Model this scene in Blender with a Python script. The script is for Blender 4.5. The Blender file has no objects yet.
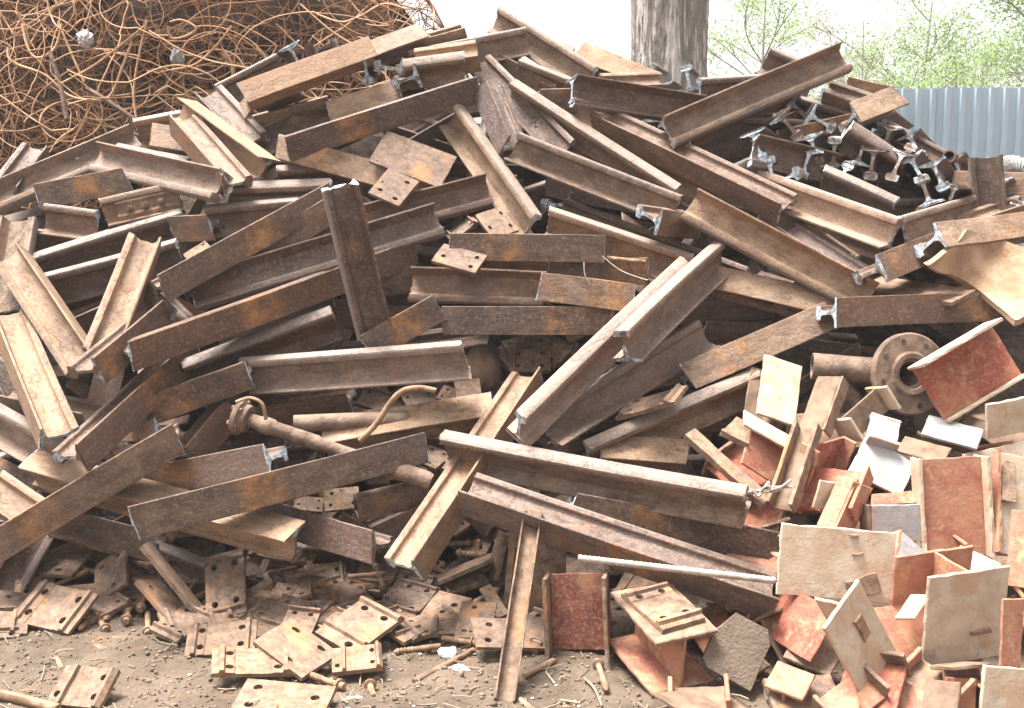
import bpy, bmesh, math, random
import numpy as np
from mathutils import Vector, Matrix, Euler

# ------------------------------------------------------------------ camera, world, sun, exposure
SC = bpy.context.scene
COL = SC.collection
R = math.radians
W_PX, H_PX, FPX = 1024, 708, 1005.0
CAM_Z, PITCH = 1.6, R(8.4)

cam_data = bpy.data.cameras.new("camera")
cam_data.sensor_width = 36.0
cam_data.lens = 36.0 * FPX / W_PX
cam_data.clip_start = 0.05
cam_data.clip_end = 600.0
cam = bpy.data.objects.new("camera", cam_data)
COL.objects.link(cam)
cam.location = (0, 0, CAM_Z)
cam.rotation_euler = (R(90) - PITCH, 0, 0)
SC.camera = cam

SUN_EL, SUN_AZ = R(72), R(-75)          # azimuth from +Y (away from the camera) towards +X
world = bpy.data.worlds.new("World")
SC.world = world
world.use_nodes = True
nt = world.node_tree
nt.nodes.clear()
wo = nt.nodes.new("ShaderNodeOutputWorld")
bg = nt.nodes.new("ShaderNodeBackground")
sky = nt.nodes.new("ShaderNodeTexSky")
sky.sky_type = 'NISHITA'
sky.sun_disc = False
sky.sun_elevation = SUN_EL
sky.sun_rotation = SUN_AZ
sky.dust_density = 6.0
sky.air_density = 1.0
hs = nt.nodes.new("ShaderNodeHueSaturation")
hs.inputs["Saturation"].default_value = 0.06
nt.links.new(sky.outputs[0], hs.inputs["Color"])
nt.links.new(hs.outputs[0], bg.inputs[0])
bg.inputs[1].default_value = 0.12
nt.links.new(bg.outputs[0], wo.inputs[0])

sun_data = bpy.data.lights.new("sun", 'SUN')
sun_data.energy = 4.4
sun_data.angle = R(24)
sun_data.color = (1.0, 0.955, 0.89)
sun = bpy.data.objects.new("sun", sun_data)
COL.objects.link(sun)
sd = Vector((math.sin(SUN_AZ) * math.cos(SUN_EL), math.cos(SUN_AZ) * math.cos(SUN_EL), math.sin(SUN_EL)))
sun.rotation_euler = sd.to_track_quat('Z', 'Y').to_euler()
sun.location = sd * 30

SC.view_settings.view_transform = 'Standard'
SC.view_settings.look = 'None'
SC.view_settings.exposure = 1.72
SC.view_settings.gamma = 1.0
SC.render.engine = 'CYCLES'
SC.cycles.max_bounces = 8
SC.cycles.use_denoising = True

# ------------------------------------------------------------------ geometry of the view (a survey of the place)
rng = random.Random(11)
nrng = np.random.RandomState(5)
FWD = Vector((0, math.cos(PITCH), -math.sin(PITCH)))
UPV = Vector((0, math.sin(PITCH), math.cos(PITCH)))
RGT = Vector((1, 0, 0))
CAMP = Vector((0, 0, CAM_Z))
D0, KS = 4.0, 1.4                         # foot line and slope of the pile's face

def ray(px, py):
    return FWD + RGT * ((px - 512.0) / FPX) + UPV * ((354.0 - py) / FPX)

def at(px, py, s):
    return CAMP + ray(px, py) * s

def base(px, py):
    d = ray(px, py)
    s = (CAM_Z + KS * D0) / (KS * d.y - d.z) if KS * d.y - d.z > 0.2 else 8.0
    if d.z < -1e-3:
        s = min(s, -CAM_Z / d.z)
    return min(s, 7.5)

def heap(px, py):                         # the heap of beam scrap at the right, in front of the rails
    d = ray(px, py)
    s = (CAM_Z + 0.95 * 3.15) / (0.95 * d.y - d.z)
    if d.z < -1e-3:
        s = min(s, -CAM_Z / d.z)
    return s

def ground_s(px, py):
    return -CAM_Z / ray(px, py).z

# ------------------------------------------------------------------ object helpers
def tag(o, label, cat, group=None, kind=None):
    if label: o["label"] = label
    if cat: o["category"] = cat
    if group: o["group"] = group
    o["kind"] = kind or "thing"
    return o

def link(name, me, mat=None, parent=None, smooth=None):
    if mat is not None and not me.materials:
        me.materials.append(mat)
    if smooth is not None:
        me.polygons.foreach_set("use_smooth", [True] * len(me.polygons))
        if smooth > 0:
            me.set_sharp_from_angle(angle=R(smooth))
    o = bpy.data.objects.new(name, me)
    COL.objects.link(o)
    if parent is not None:
        o.parent = parent
    return o

def empty(name, mw):
    o = bpy.data.objects.new(name, None)
    o.empty_display_size = 0.05
    COL.objects.link(o)
    o.matrix_world = mw
    return o

def mesh(name, v, f):
    me = bpy.data.meshes.new(name)
    me.from_pydata([tuple(p) for p in v], [], f)
    me.update()
    return me

def frame(origin, x, z):
    x = x.normalized()
    z = (z - x * z.dot(x)).normalized()
    y = z.cross(x)
    m = Matrix(((x.x, y.x, z.x, origin.x), (x.y, y.y, z.y, origin.y), (x.z, y.z, z.z, origin.z), (0, 0, 0, 1)))
    return m

def tube_arrays(pts, r, n=5, closed_caps=True):
    P = np.asarray(pts, float)
    m = len(P)
    T = np.gradient(P, axis=0)
    T /= np.linalg.norm(T, axis=1)[:, None] + 1e-9
    a = np.array([0, 0, 1.0]) if abs(T[0][2]) < 0.9 else np.array([1.0, 0, 0])
    u = np.cross(T[0], a); u /= np.linalg.norm(u)
    U = np.empty_like(P)
    for i in range(m):
        u = u - T[i] * u.dot(T[i])
        u /= np.linalg.norm(u) + 1e-9
        U[i] = u
    V = np.cross(T, U)
    rr = np.asarray(r, float) * np.ones(m)
    ang = np.linspace(0, 2 * math.pi, n, endpoint=False)
    v = (P[:, None, :] + rr[:, None, None] * (np.cos(ang)[None, :, None] * U[:, None, :] + np.sin(ang)[None, :, None] * V[:, None, :])).reshape(-1, 3)
    i = np.arange(m - 1)[:, None] * n
    j = np.arange(n)[None, :]
    k = (j + 1) % n
    f = np.stack([i + j, i + k, i + n + k, i + n + j], -1).reshape(-1, 4)
    return v, f

def tube_mesh(name, pts, r, n=8):
    v, f = tube_arrays(pts, r, n)
    f = [tuple(int(q) for q in a) for a in f]
    m = len(pts)
    f.append(tuple(range(n - 1, -1, -1)))
    f.append(tuple((m - 1) * n + q for q in range(n)))
    return mesh(name, v, f)

def quads_mesh(name, v, f):
    """fast mesh from numpy arrays, all quads"""
    me = bpy.data.meshes.new(name)
    v = np.asarray(v, np.float32); f = np.asarray(f, np.int32)
    me.vertices.add(len(v)); me.vertices.foreach_set("co", v.ravel())
    me.loops.add(f.size); me.loops.foreach_set("vertex_index", f.ravel())
    me.polygons.add(len(f))
    me.polygons.foreach_set("loop_start", np.arange(0, f.size, f.shape[1], dtype=np.int32))
    me.polygons.foreach_set("loop_total", np.full(len(f), f.shape[1], np.int32))
    me.update(calc_edges=True)
    return me

def vnoise(x, y, seed=0):
    """smooth value noise on arrays"""
    x = np.asarray(x, float); y = np.asarray(y, float)
    xi = np.floor(x).astype(int); yi = np.floor(y).astype(int)
    fx = x - xi; fy = y - yi
    fx = fx * fx * (3 - 2 * fx); fy = fy * fy * (3 - 2 * fy)
    def h(a, b):
        n = (a * 374761393 + b * 668265263 + seed * 974711) & 0x7fffffff
        n = ((n ^ (n >> 13)) * 1274126177) & 0x7fffffff
        return ((n ^ (n >> 16)) & 0xffff) / 65535.0
    return (h(xi, yi) * (1 - fx) + h(xi + 1, yi) * fx) * (1 - fy) + (h(xi, yi + 1) * (1 - fx) + h(xi + 1, yi + 1) * fx) * fy

# ------------------------------------------------------------------ materials
class NT:
    def __init__(s, name):
        s.m = bpy.data.materials.new(name); s.m.use_nodes = True
        s.t = s.m.node_tree; s.t.nodes.clear()
        s.out = s.n("OutputMaterial"); s.b = s.n("BsdfPrincipled")
        s.l(s.b.outputs[0], s.out.inputs[0])
        tc = s.n("TexCoord"); oi = s.n("ObjectInfo")
        mul = s.n("VectorMath", operation='MULTIPLY'); mul.inputs[1].default_value = (37.7, 91.3, 53.1)
        s.l(oi.outputs["Random"], mul.inputs[0])
        add = s.n("VectorMath", operation='ADD')
        s.l(tc.outputs["Object"], add.inputs[0]); s.l(mul.outputs[0], add.inputs[1])
        s.co = add.outputs[0]; s.obj = tc.outputs["Object"]; s.rand = oi.outputs["Random"]
    def n(s, t, **k):
        o = s.t.nodes.new("ShaderNode" + t)
        for a, v in k.items(): setattr(o, a, v)
        return o
    def l(s, a, b): s.t.links.new(a, b)
    def put(s, sock, v):
        if hasattr(v, "is_linked") or hasattr(v, "links"): s.l(v, sock)
        else:
            if isinstance(v, tuple) and len(v) == 3 and len(sock.default_value) == 4: v = v + (1,)
            sock.default_value = v
    def noise(s, scale, detail=4, rough=0.55, stretch=None, dist=0.0, co=None):
        c = co or s.co
        if stretch:
            mp = s.n("VectorMath", operation='MULTIPLY'); mp.inputs[1].default_value = stretch
            s.l(c, mp.inputs[0]); c = mp.outputs[0]
        n = s.n("TexNoise"); n.inputs["Scale"].default_value = scale; n.inputs["Detail"].default_value = detail
        n.inputs["Roughness"].default_value = rough; n.inputs["Distortion"].default_value = dist
        s.l(c, n.inputs["Vector"]); return n.outputs["Fac"]
    def ramp(s, v, a, b):
        r = s.n("MapRange", interpolation_type='SMOOTHSTEP'); s.put(r.inputs[0], v)
        s.put(r.inputs[1], a); s.put(r.inputs[2], b); return r.outputs[0]
    def math(s, op, a, b=0.0, c=None):
        m = s.n("Math", operation=op); s.put(m.inputs[0], a); s.put(m.inputs[1], b)
        if c is not None: s.put(m.inputs[2], c)
        return m.outputs[0]
    def mix(s, f, a, b, mode='MIX'):
        m = s.n("Mix", data_type='RGBA', blend_type=mode); s.put(m.inputs[0], f); s.put(m.inputs[6], a); s.put(m.inputs[7], b)
        return m.outputs[2]
    def attr(s, name):
        a = s.n("Attribute", attribute_type='OBJECT', attribute_name=name); return a.outputs["Fac"]
    def fin(s, col, rough=0.8, bump=None, strength=0.4, dist=0.004, metal=0.0, spec=0.4):
        s.put(s.b.inputs["Base Color"], col); s.put(s.b.inputs["Roughness"], rough)
        s.put(s.b.inputs["Metallic"], metal); s.b.inputs["Specular IOR Level"].default_value = spec
        if bump is not None:
            bp = s.n("Bump"); bp.inputs["Strength"].default_value = strength; bp.inputs["Distance"].default_value = dist
            s.l(bump, bp.inputs["Height"]); s.l(bp.outputs[0], s.b.inputs["Normal"])
        return s.m

def mat_rail():
    t = NT("rail_rust")
    tone = t.attr("tone"); patch = t.attr("patch")
    st = (0.35, 1, 1)
    big = t.noise(5, 5, .6, st); fine = t.noise(70, 4, .7); med = t.noise(17, 5, .65, (0.6, 1, 1)); dust = t.noise(9, 6, .7, (0.25, 1, 1))
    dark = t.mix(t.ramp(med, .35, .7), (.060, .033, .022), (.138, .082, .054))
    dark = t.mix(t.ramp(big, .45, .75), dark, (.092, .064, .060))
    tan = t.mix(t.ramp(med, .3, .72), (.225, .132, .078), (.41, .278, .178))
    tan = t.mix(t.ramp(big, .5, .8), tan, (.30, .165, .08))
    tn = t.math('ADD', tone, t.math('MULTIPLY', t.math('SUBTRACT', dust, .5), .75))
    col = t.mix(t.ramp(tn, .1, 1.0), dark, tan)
    r2 = t.math('FRACT', t.math('MULTIPLY', t.rand, 13.7))
    r3 = t.math('FRACT', t.math('MULTIPLY', t.rand, 47.3))
    col = t.mix(t.math('MULTIPLY', t.ramp(r2, .55, .95), .55), col, t.mix(t.ramp(tn, .1, 1.0), (.088, .062, .062), (.25, .185, .16)))      # some rails are purplish grey
    col = t.mix(t.math('MULTIPLY', t.ramp(r3, .6, 1.0), .5), col, t.mix(t.ramp(tn, .1, 1.0), (.135, .062, .030), (.36, .20, .105)))     # some rust orange
    col = t.mix(t.math('MULTIPLY', t.ramp(t.noise(3.1, 6, .65), .58, .72), .6), col, (.24, .095, .03))
    # rust left where a sleeper plate sat: on the underside of the foot, at one place along the rail
    sep = t.n("SeparateXYZ"); t.l(t.obj, sep.inputs[0])
    dx = t.math('ABSOLUTE', t.math('SUBTRACT', sep.outputs[0], patch))
    dx = t.math('ADD', dx, t.math('MULTIPLY', t.math('SUBTRACT', med, .5), .09))
    pm = t.math('MULTIPLY', t.math('SUBTRACT', 1.0, t.ramp(dx, .05, .12)), t.math('LESS_THAN', sep.outputs[2], -.0715))
    pcol = t.mix(t.ramp(med, .3, .62), (.16, .070, .028), (.38, .17, .050))
    pst = t.math('MULTIPLY', t.ramp(t.noise(11, 5, .65), .36, .62), t.math('ADD', .55, t.math('MULTIPLY', t.rand, .45)))
    col = t.mix(t.math('MULTIPLY', pm, pst), col, pcol)
    col = t.mix(t.math('MULTIPLY', t.ramp(fine, .48, .70), .55), col, t.mix(.55, col, (.44, .32, .24)))
    col = t.mix(t.math('MULTIPLY', t.ramp(t.noise(120, 3, .7), .52, .66), .5), col, (.05, .03, .022))
    scale_ = t.ramp(t.noise(8, 8, .75, (0.5, 1, 1)), .52, .57)
    col = t.mix(t.math('MULTIPLY', scale_, .22), col, (.060, .045, .042))
    col = t.mix(t.math('MULTIPLY', t.ramp(t.noise(33, 3, .6), .64, .74), .55), col, (.055, .036, .027))
    top = t.math('MULTIPLY', t.ramp(sep.outputs[2], .060, .066), t.ramp(t.noise(4, 5, .65, (.3, 1, 1)), .10, .45))      # worn running surface of the head
    col = t.mix(t.math('MULTIPLY', top, .70), col, t.mix(t.ramp(fine, .3, .75), (.175, .135, .115), (.28, .222, .19)))
    h = t.math('ADD', t.math('ADD', t.math('MULTIPLY', fine, .7), med), t.math('MULTIPLY', scale_, .5))
    rough = t.math('ADD', .62, t.math('MULTIPLY', tone, .22))
    return t.fin(col, rough, h, .8, .005, 0.0, .45)

def mat_cut():
    t = NT("torch_cut_steel")
    a = t.noise(60, 4, .7); b = t.noise(16, 3, .6)
    c = t.mix(t.ramp(a, .35, .65), (.16, .185, .21), (.56, .63, .69))
    c = t.mix(t.ramp(t.math('ADD', b, t.math('MULTIPLY', t.math('SUBTRACT', t.rand, .5), .35)), .52, .66), c, (.15, .10, .07))
    return t.fin(c, .55, a, .8, .005, .15, .5)

def mat_plate():
    t = NT("plate_rust")
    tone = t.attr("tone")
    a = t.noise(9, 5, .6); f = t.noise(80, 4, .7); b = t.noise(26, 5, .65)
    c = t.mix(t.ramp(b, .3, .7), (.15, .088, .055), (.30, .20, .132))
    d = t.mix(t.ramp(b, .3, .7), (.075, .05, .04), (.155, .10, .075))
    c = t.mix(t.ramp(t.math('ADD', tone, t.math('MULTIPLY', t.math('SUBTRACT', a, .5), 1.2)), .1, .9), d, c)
    c = t.mix(t.math('MULTIPLY', t.ramp(t.noise(6, 4, .6), .54, .68), .6), c, (.34, .165, .065))
    c = t.mix(t.math('MULTIPLY', t.ramp(f, .5, .75), .45), c, (.38, .29, .225))
    c = t.mix(t.math('MULTIPLY', t.ramp(t.noise(45, 3, .6), .62, .72), .7), c, (.06, .04, .03))
    return t.fin(c, .85, t.math('ADD', f, b), .6, .004, 0, .35)

def mat_primer(name, paint, paint2, rustamt):
    t = NT(name)
    a = t.noise(5, 6, .65); f = t.noise(75, 4, .7); b = t.noise(20, 5, .65, None, .6)
    p = t.mix(t.ramp(t.noise(12, 5, .6), .3, .7), paint, paint2)
    rust = t.mix(t.ramp(b, .3, .7), (.20, .095, .05), (.43, .25, .14))
    m = t.ramp(t.math('ADD', t.math('MULTIPLY', b, .5), t.math('MULTIPLY', a, .5)), .58 - rustamt, .78 - rustamt)
    c = t.mix(m, p, rust)
    c = t.mix(t.math('MULTIPLY', t.ramp(f, .45, .75), .35), c, (.50, .38, .30))
    c = t.mix(t.math('MULTIPLY', t.ramp(t.noise(38, 3, .6), .66, .76), .5), c, (.075, .045, .03))
    c = t.mix(t.math('MULTIPLY', t.ramp(t.noise(7, 5, .62, None, .5), .48, .66), .55), c, (.40, .21, .11))
    c = t.mix(t.math('MULTIPLY', t.ramp(t.noise(9, 6, .7), .56, .70), .45), c, (.17, .11, .075))
    return t.fin(c, .8, t.math('ADD', f, b), .5, .004, 0, .35)

def mat_simple(name, c1, c2, scale=12, rough=.85, bscale=70, strength=.4, dist=.004, stretch=None, metal=0.0):
    t = NT(name)
    a = t.noise(scale, 5, .6, stretch); f = t.noise(bscale, 4, .7, stretch)
    c = t.mix(t.ramp(a, .3, .7), c1, c2)
    c = t.mix(t.math('MULTIPLY', t.ramp(f, .3, .7), .3), c, t.mix(.5, c1, c))
    return t.fin(c, rough, f, strength, dist, metal, .35)

M = {}
M['rail'] = mat_rail(); M['cut'] = mat_cut(); M['plate'] = mat_plate()
M['red'] = mat_primer("red_primer", (.22, .048, .026), (.32, .095, .058), .07)
M['darkred'] = mat_primer("dark_red_primer", (.12, .034, .022), (.18, .055, .034), .04)
M['redtan'] = mat_primer("worn_red_primer", (.27, .085, .055), (.38, .16, .105), .15)
M['cream'] = mat_primer("cream_weathered_steel", (.42, .32, .225), (.52, .43, .335), .06)
M['white'] = mat_primer("peeling_white_paint", (.27, .268, .27), (.37, .365, .36), .07)
M['brown'] = mat_simple("brown_steel", (.10, .062, .042), (.23, .15, .10))
M['rod'] = mat_simple("rusty_rod", (.15, .085, .05), (.30, .195, .125), 20)
M['spike'] = mat_simple("rusty_spike", (.14, .085, .052), (.32, .20, .125), 25)
M['rodpale'] = mat_simple("pale_ribbed_rod", (.26, .21, .175), (.44, .38, .33), 30)
M['wire'] = mat_simple("wire_rust", (.17, .078, .038), (.40, .215, .11), 3.0, .8)
M['wiredark'] = mat_simple("wire_rust_dark", (.10, .045, .022), (.26, .13, .066), 3.0, .85)
M['wirelight'] = mat_simple("wire_rust_light", (.34, .18, .09), (.56, .36, .22), 5.0, .8)
M['pipe'] = mat_simple("pipe_rust", (.10, .062, .045), (.24, .165, .12), 14, .85, 45, .9, .008)
M['casting'] = mat_simple("ochre_casting", (.20, .115, .065), (.42, .285, .18), 6, .85, 40, .8, .01)
M['rag'] = mat_simple("pale_rag", (.36, .34, .33), (.56, .54, .52), 10)
M['chalk'] = mat_simple("white_lump", (.62, .60, .57), (.80, .79, .77), 10)
M['fence'] = mat_simple("blue_grey_sheet", (.35, .44, .51), (.41, .50, .57), 1.5, .5, 40, .1, .001)
M['fencepost'] = mat_simple("grey_post", (.2, .22, .24), (.26, .28, .3), 3)
M['coil'] = mat_simple("grey_hose", (.24, .23, .22), (.36, .34, .32), 10)
M['twig'] = mat_simple("dry_twig", (.17, .13, .09), (.30, .24, .17), 20)

def mat_soil(name="soil", c1=(.074, .052, .037), c2=(.150, .112, .083), dist=.02):
    t = NT(name)
    a = t.noise(2.2, 6, .65); b = t.noise(14, 6, .7); f = t.noise(90, 5, .75)
    c = t.mix(t.ramp(a, .35, .7), c1, c2)
    c = t.mix(t.math('MULTIPLY', t.ramp(b, .4, .7), .6), c, (.165, .125, .096))
    c = t.mix(t.math('MULTIPLY', t.ramp(t.noise(5, 5, .6), .55, .7), .5), c, (.19, .105, .055))
    c = t.mix(t.math('MULTIPLY', t.ramp(f, .55, .75), .5), c, (.22, .175, .14))
    return t.fin(c, .95, t.math('ADD', t.math('MULTIPLY', b, 1.0), t.math('MULTIPLY', f, .5)), .9, dist, 0, .2)
M['soil'] = mat_soil()
M['crumb'] = mat_soil('soil_crumb', (.10, .075, .055), (.175, .135, .102), .002)
M['granular'] = mat_soil('granular_crust', (.13, .095, .07), (.24, .185, .14))
M['core'] = mat_soil("inner_shade", (.030, .020, .015), (.07, .046, .033))  # near-black colour that stands in for shade in gaps and hollows

def mat_bark():
    t = NT("bark")
    a = t.noise(9, 6, .65, (1, 1, .10), 1.0, t.obj); f = t.noise(30, 5, .7, (1, 1, .25), .3, t.obj)
    e = t.ramp(t.math('ABSOLUTE', t.math('SUBTRACT', a, .5)), .0, .09)
    c = t.mix(e, (.31, .26, .23), t.mix(t.ramp(f, .3, .7), (.44, .39, .35), (.62, .56, .51)))
    return t.fin(c, .95, t.math('ADD', e, t.math('MULTIPLY', f, .5)), .9, .025, 0, .2)
M['bark'] = mat_bark()

def mat_leaf(name, c1, c2):
    t = NT(name)
    c = t.mix(t.noise(2.0, 3, .6), c1, c2)
    t.fin(c, .7, None, spec=.2)
    tr = t.n("BsdfTranslucent"); t.l(c, tr.inputs[0])
    mx = t.n("MixShader"); mx.inputs[0].default_value = .65
    t.l(t.b.outputs[0], mx.inputs[1]); t.l(tr.outputs[0], mx.inputs[2]); t.l(mx.outputs[0], t.out.inputs[0])
    return t.m
M['leaf'] = mat_leaf("spring_leaf", (.22, .32, .11), (.30, .40, .17))
M['blossom'] = mat_leaf("pale_bud_leaf", (.22, .26, .12), (.32, .35, .2))
M['branch'] = mat_simple("branch_bark", (.20, .175, .155), (.32, .29, .26), 8)

# ------------------------------------------------------------------ the setting: ground, added dark core under the scrap, far bank
def axis_coords(lo, hi, dlo, dhi, step, far):
    a = list(np.arange(dlo, dhi + 1e-6, step))
    g = step; x = dhi; up = []
    while x < hi:
        g *= 1.35; x = min(hi, x + g); up.append(x)
    g = step; x = dlo; dn = []
    while x > lo:
        g *= 1.35; x = max(lo, x - g); dn.append(x)
    return np.array(dn[::-1] + a + up)

GX = axis_coords(-150, 150, -2.6, 2.6, .022, 0)
GY = axis_coords(-20, 300, 2.5, 5.2, .022, 0)

def ground_z(x, y):
    x = np.asarray(x, float); y = np.asarray(y, float)
    z = (vnoise(x * 1.7, y * 1.7, 1) - .5) * .07 + (vnoise(x * 5, y * 5, 2) - .5) * .04
    z += (vnoise(x * 14, y * 14, 3) - .5) * .018 + (vnoise(x * 33, y * 33, 4) - .5) * .010
    return z

XX, YY = np.meshgrid(GX, GY)
ZZ = ground_z(XX, YY)
ZZ = np.where((np.abs(XX) > 12) | (YY > 14) | (YY < -6), 0, ZZ)
nx, ny = len(GX), len(GY)
ii = (np.arange(ny - 1)[:, None] * nx + np.arange(nx - 1)[None, :]).ravel()
gq = np.stack([ii, ii + 1, ii + nx + 1, ii + nx], -1)
g = link("ground", quads_mesh("ground", np.stack([XX.ravel(), YY.ravel(), ZZ.ravel()], -1), gq), M['soil'], smooth=0)
tag(g, "trodden brown earth strewn with rust dust and grit", "ground", kind="structure")

SIL = [(-80, 190), (0, 178), (100, 160), (200, 120), (300, 75), (400, 60), (500, 60), (600, 95), (700, 105), (800, 95), (880, 120), (950, 185), (1024, 205), (1120, 230)]
def crest_z(x):
    px = 512 + x / 5.9 * FPX
    py = np.interp(px, [a for a, b in SIL], [b for a, b in SIL])
    return CAM_Z + (205 - py) / FPX * 5.9
mx_ = np.arange(-4.2, 4.21, .07); my_ = np.arange(4.2, 8.2, .07)  # added dark core, so that gaps between the rails read as shade
XX, YY = np.meshgrid(mx_, my_)
CZ = crest_z(XX)
ZZ = np.minimum(np.minimum(KS * (YY - D0 - .50), CZ - .42), (8.1 - YY) * 1.6)
ZZ = ZZ + (vnoise(XX * 3, YY * 3, 7) - .5) * .22 + (vnoise(XX * 9, YY * 9, 8) - .5) * .10
ZZ = np.minimum(ZZ, np.minimum(4.1 - np.abs(XX), 10) * 1.4)
ZZ = np.maximum(ZZ, -.06)
nx, ny = len(mx_), len(my_)
ii = (np.arange(ny - 1)[:, None] * nx + np.arange(nx - 1)[None, :]).ravel()
o = link("gap_shade_core", quads_mesh("gap_shade_core", np.stack([XX.ravel(), YY.ravel(), ZZ.ravel()], -1), np.stack([ii, ii + 1, ii + nx + 1, ii + nx], -1)), M['core'], smooth=0)
tag(o, "added dark core standing in for the shade inside the scrap pile", "filler", kind="structure")

# far sandy bank behind the yard
bx_ = np.linspace(-30, 60, 90); by_ = np.linspace(30, 60, 20)
XX, YY = np.meshgrid(bx_, by_)
ZZ = 2.6 * np.exp(-((YY - 46) / 7.0) ** 2) * (0.6 + .8 * vnoise(XX * .11, YY * .1, 21)) + vnoise(XX * .8, YY * .8, 22) * .3 - .2
nx, ny = len(bx_), len(by_)
ii = (np.arange(ny - 1)[:, None] * nx + np.arange(nx - 1)[None, :]).ravel()
o = link("earth_bank", quads_mesh("earth_bank", np.stack([XX.ravel(), YY.ravel(), ZZ.ravel()], -1), np.stack([ii, ii + 1, ii + nx + 1, ii + nx], -1)), mat_soil("bank_soil", (.25, .18, .13), (.36, .28, .21)), smooth=0)
tag(o, "pale earth bank far behind the yard", "bank", kind="structure")

# ------------------------------------------------------------------ fence of profiled sheet
FY = 10.0
ftop = at(890, 89, FY / ray(890, 89).y).z
fence = empty("sheet_fence", Matrix.Translation((3.0, FY, 0)))
tag(fence, "pale blue grey profiled sheet fence behind the pile at right", "fence")
def sheet_mesh(wd, h):
    pitch = .140
    xs, ys = [], []
    x = 0
    while x < wd - 1e-6:
        for dx, d in ((0, 0), (.074, 0), (.084, -.03), (.128, -.03)):
            xs.append(x + dx); ys.append(d)
        x += pitch
    xs.append(wd); ys.append(0)
    v, f = [], []
    zs = np.linspace(0, h, 6)
    for z in zs:
        v += [(a, b, z) for a, b in zip(xs, ys)]
    n = len(xs)
    for r in range(len(zs) - 1):
        for i in range(n - 1):
            f.append((r * n + i, r * n + i + 1, (r + 1) * n + i + 1, (r + 1) * n + i))
    return mesh("sheet", v, f)
sm = sheet_mesh(1.26, ftop - .08)
for i in range(8):
    o = link("sheet", sm, M['fence'], fence)
    o.location = (i * 1.12, -.004 * (i % 2), .08 + (.012 if i % 3 == 1 else 0)); o.rotation_euler = (0, R(.15 * ((i % 3) - 1)), 0)
def box_mesh(name, sx, sy, sz):
    v = [(x * sx / 2, y * sy / 2, z * sz / 2) for x in (-1, 1) for y in (-1, 1) for z in (-1, 1)]
    return mesh(name, v, [(0, 1, 3, 2), (4, 6, 7, 5), (0, 4, 5, 1), (2, 3, 7, 6), (0, 2, 6, 4), (1, 5, 7, 3)])
for z in (.5, ftop - .45):
    o = link("fence_rail", box_mesh("fence_rail", 9.1, .04, .06), M['fencepost'], fence); o.location = (4.5, .06, z)
for i in range(4):
    o = link("post", box_mesh("post", .06, .06, ftop), M['fencepost'], fence); o.location = (.4 + i * 2.7, .12, ftop / 2)

# ------------------------------------------------------------------ tree trunk behind the pile
def limb(p0, p1, r0, r1, bend=.1, n=10, seed=0):
    q = random.Random(seed)
    p0 = np.array(p0, float); p1 = np.array(p1, float)
    off = np.array([q.uniform(-1, 1), q.uniform(-1, 1), q.uniform(-.3, .6)]) * np.linalg.norm(p1 - p0) * bend
    t = np.linspace(0, 1, n)
    P = p0 + (p1 - p0) * t[:, None] + off * (np.sin(t * math.pi))[:, None]
    return P, r0 + (r1 - r0) * t

def leaves(centres, spread, n, size, seed):
    q = np.random.RandomState(seed)
    c = np.asarray(centres)[q.randint(0, len(centres), n)] + q.normal(0, spread, (n, 3))
    a = q.normal(0, 1, (n, 3)); a /= np.linalg.norm(a, axis=1)[:, None]
    b = q.normal(0, 1, (n, 3)); b -= a * (a * b).sum(1)[:, None]; b /= np.linalg.norm(b, axis=1)[:, None]
    s = size * q.uniform(.6, 1.3, (n, 1))
    v = np.stack([c - a * s, c + b * s * .45, c + a * s, c - b * s * .45], 1).reshape(-1, 3)
    return quads_mesh("crown", v, np.arange(n * 4).reshape(-1, 4))

def make_tree(name, label, x, y, height, rad, trunk_r, nleaf, leafsize, seed, leafmat, spread=.25, nb=16, crown_lo=.3):
    q = random.Random(seed)
    root = empty(name, Matrix.Translation((x, y, 0)))
    tag(root, label, "tree", "trees beyond the yard")
    V, F, tips, nv = [], [], [], 0
    def add(P, r, n=6):
        nonlocal nv
        v, f = tube_arrays(P, r, n); V.append(v); F.append(f + nv); nv += len(v)
    P, r = limb((0, 0, -.1), (q.uniform(-.3, .3), q.uniform(-.3, .3), height * .92), trunk_r, trunk_r * .15, .04, 16, seed)
    add(P, r, 8)
    for i in range(nb):
        k = q.uniform(crown_lo, .95); j = min(15, int(k * 15))
        a = q.uniform(0, 2 * math.pi); ln = rad * q.uniform(.5, 1.1) * (1.15 - .6 * k)
        e = P[j] + np.array([math.cos(a) * ln, math.sin(a) * ln, ln * q.uniform(.4, 1.1)])
        B, br = limb(P[j], e, max(.012, r[j] * .55), .008, .12, 8, seed * 31 + i)
        add(B, br, 5)
        tips += list(B[3:])
        for m in range(4):
            s = B[q.randint(3, 6)]; ln2 = ln * q.uniform(.25, .5); a2 = a + q.uniform(-1.2, 1.2)
            e2 = s + np.array([math.cos(a2) * ln2, math.sin(a2) * ln2, ln2 * q.uniform(.2, 1.2)])
            B2, b2 = limb(s, e2, .010, .004, .12, 6, seed * 77 + i * 5 + m)
            add(B2, b2, 4); tips += list(B2[2:])
    link("trunk", quads_mesh("trunk", np.concatenate(V), np.concatenate(F)), M['branch'], root, smooth=0)
    link("crown", leaves(tips, spread, nleaf, leafsize, seed + 3), leafmat, root)
    return root

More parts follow.
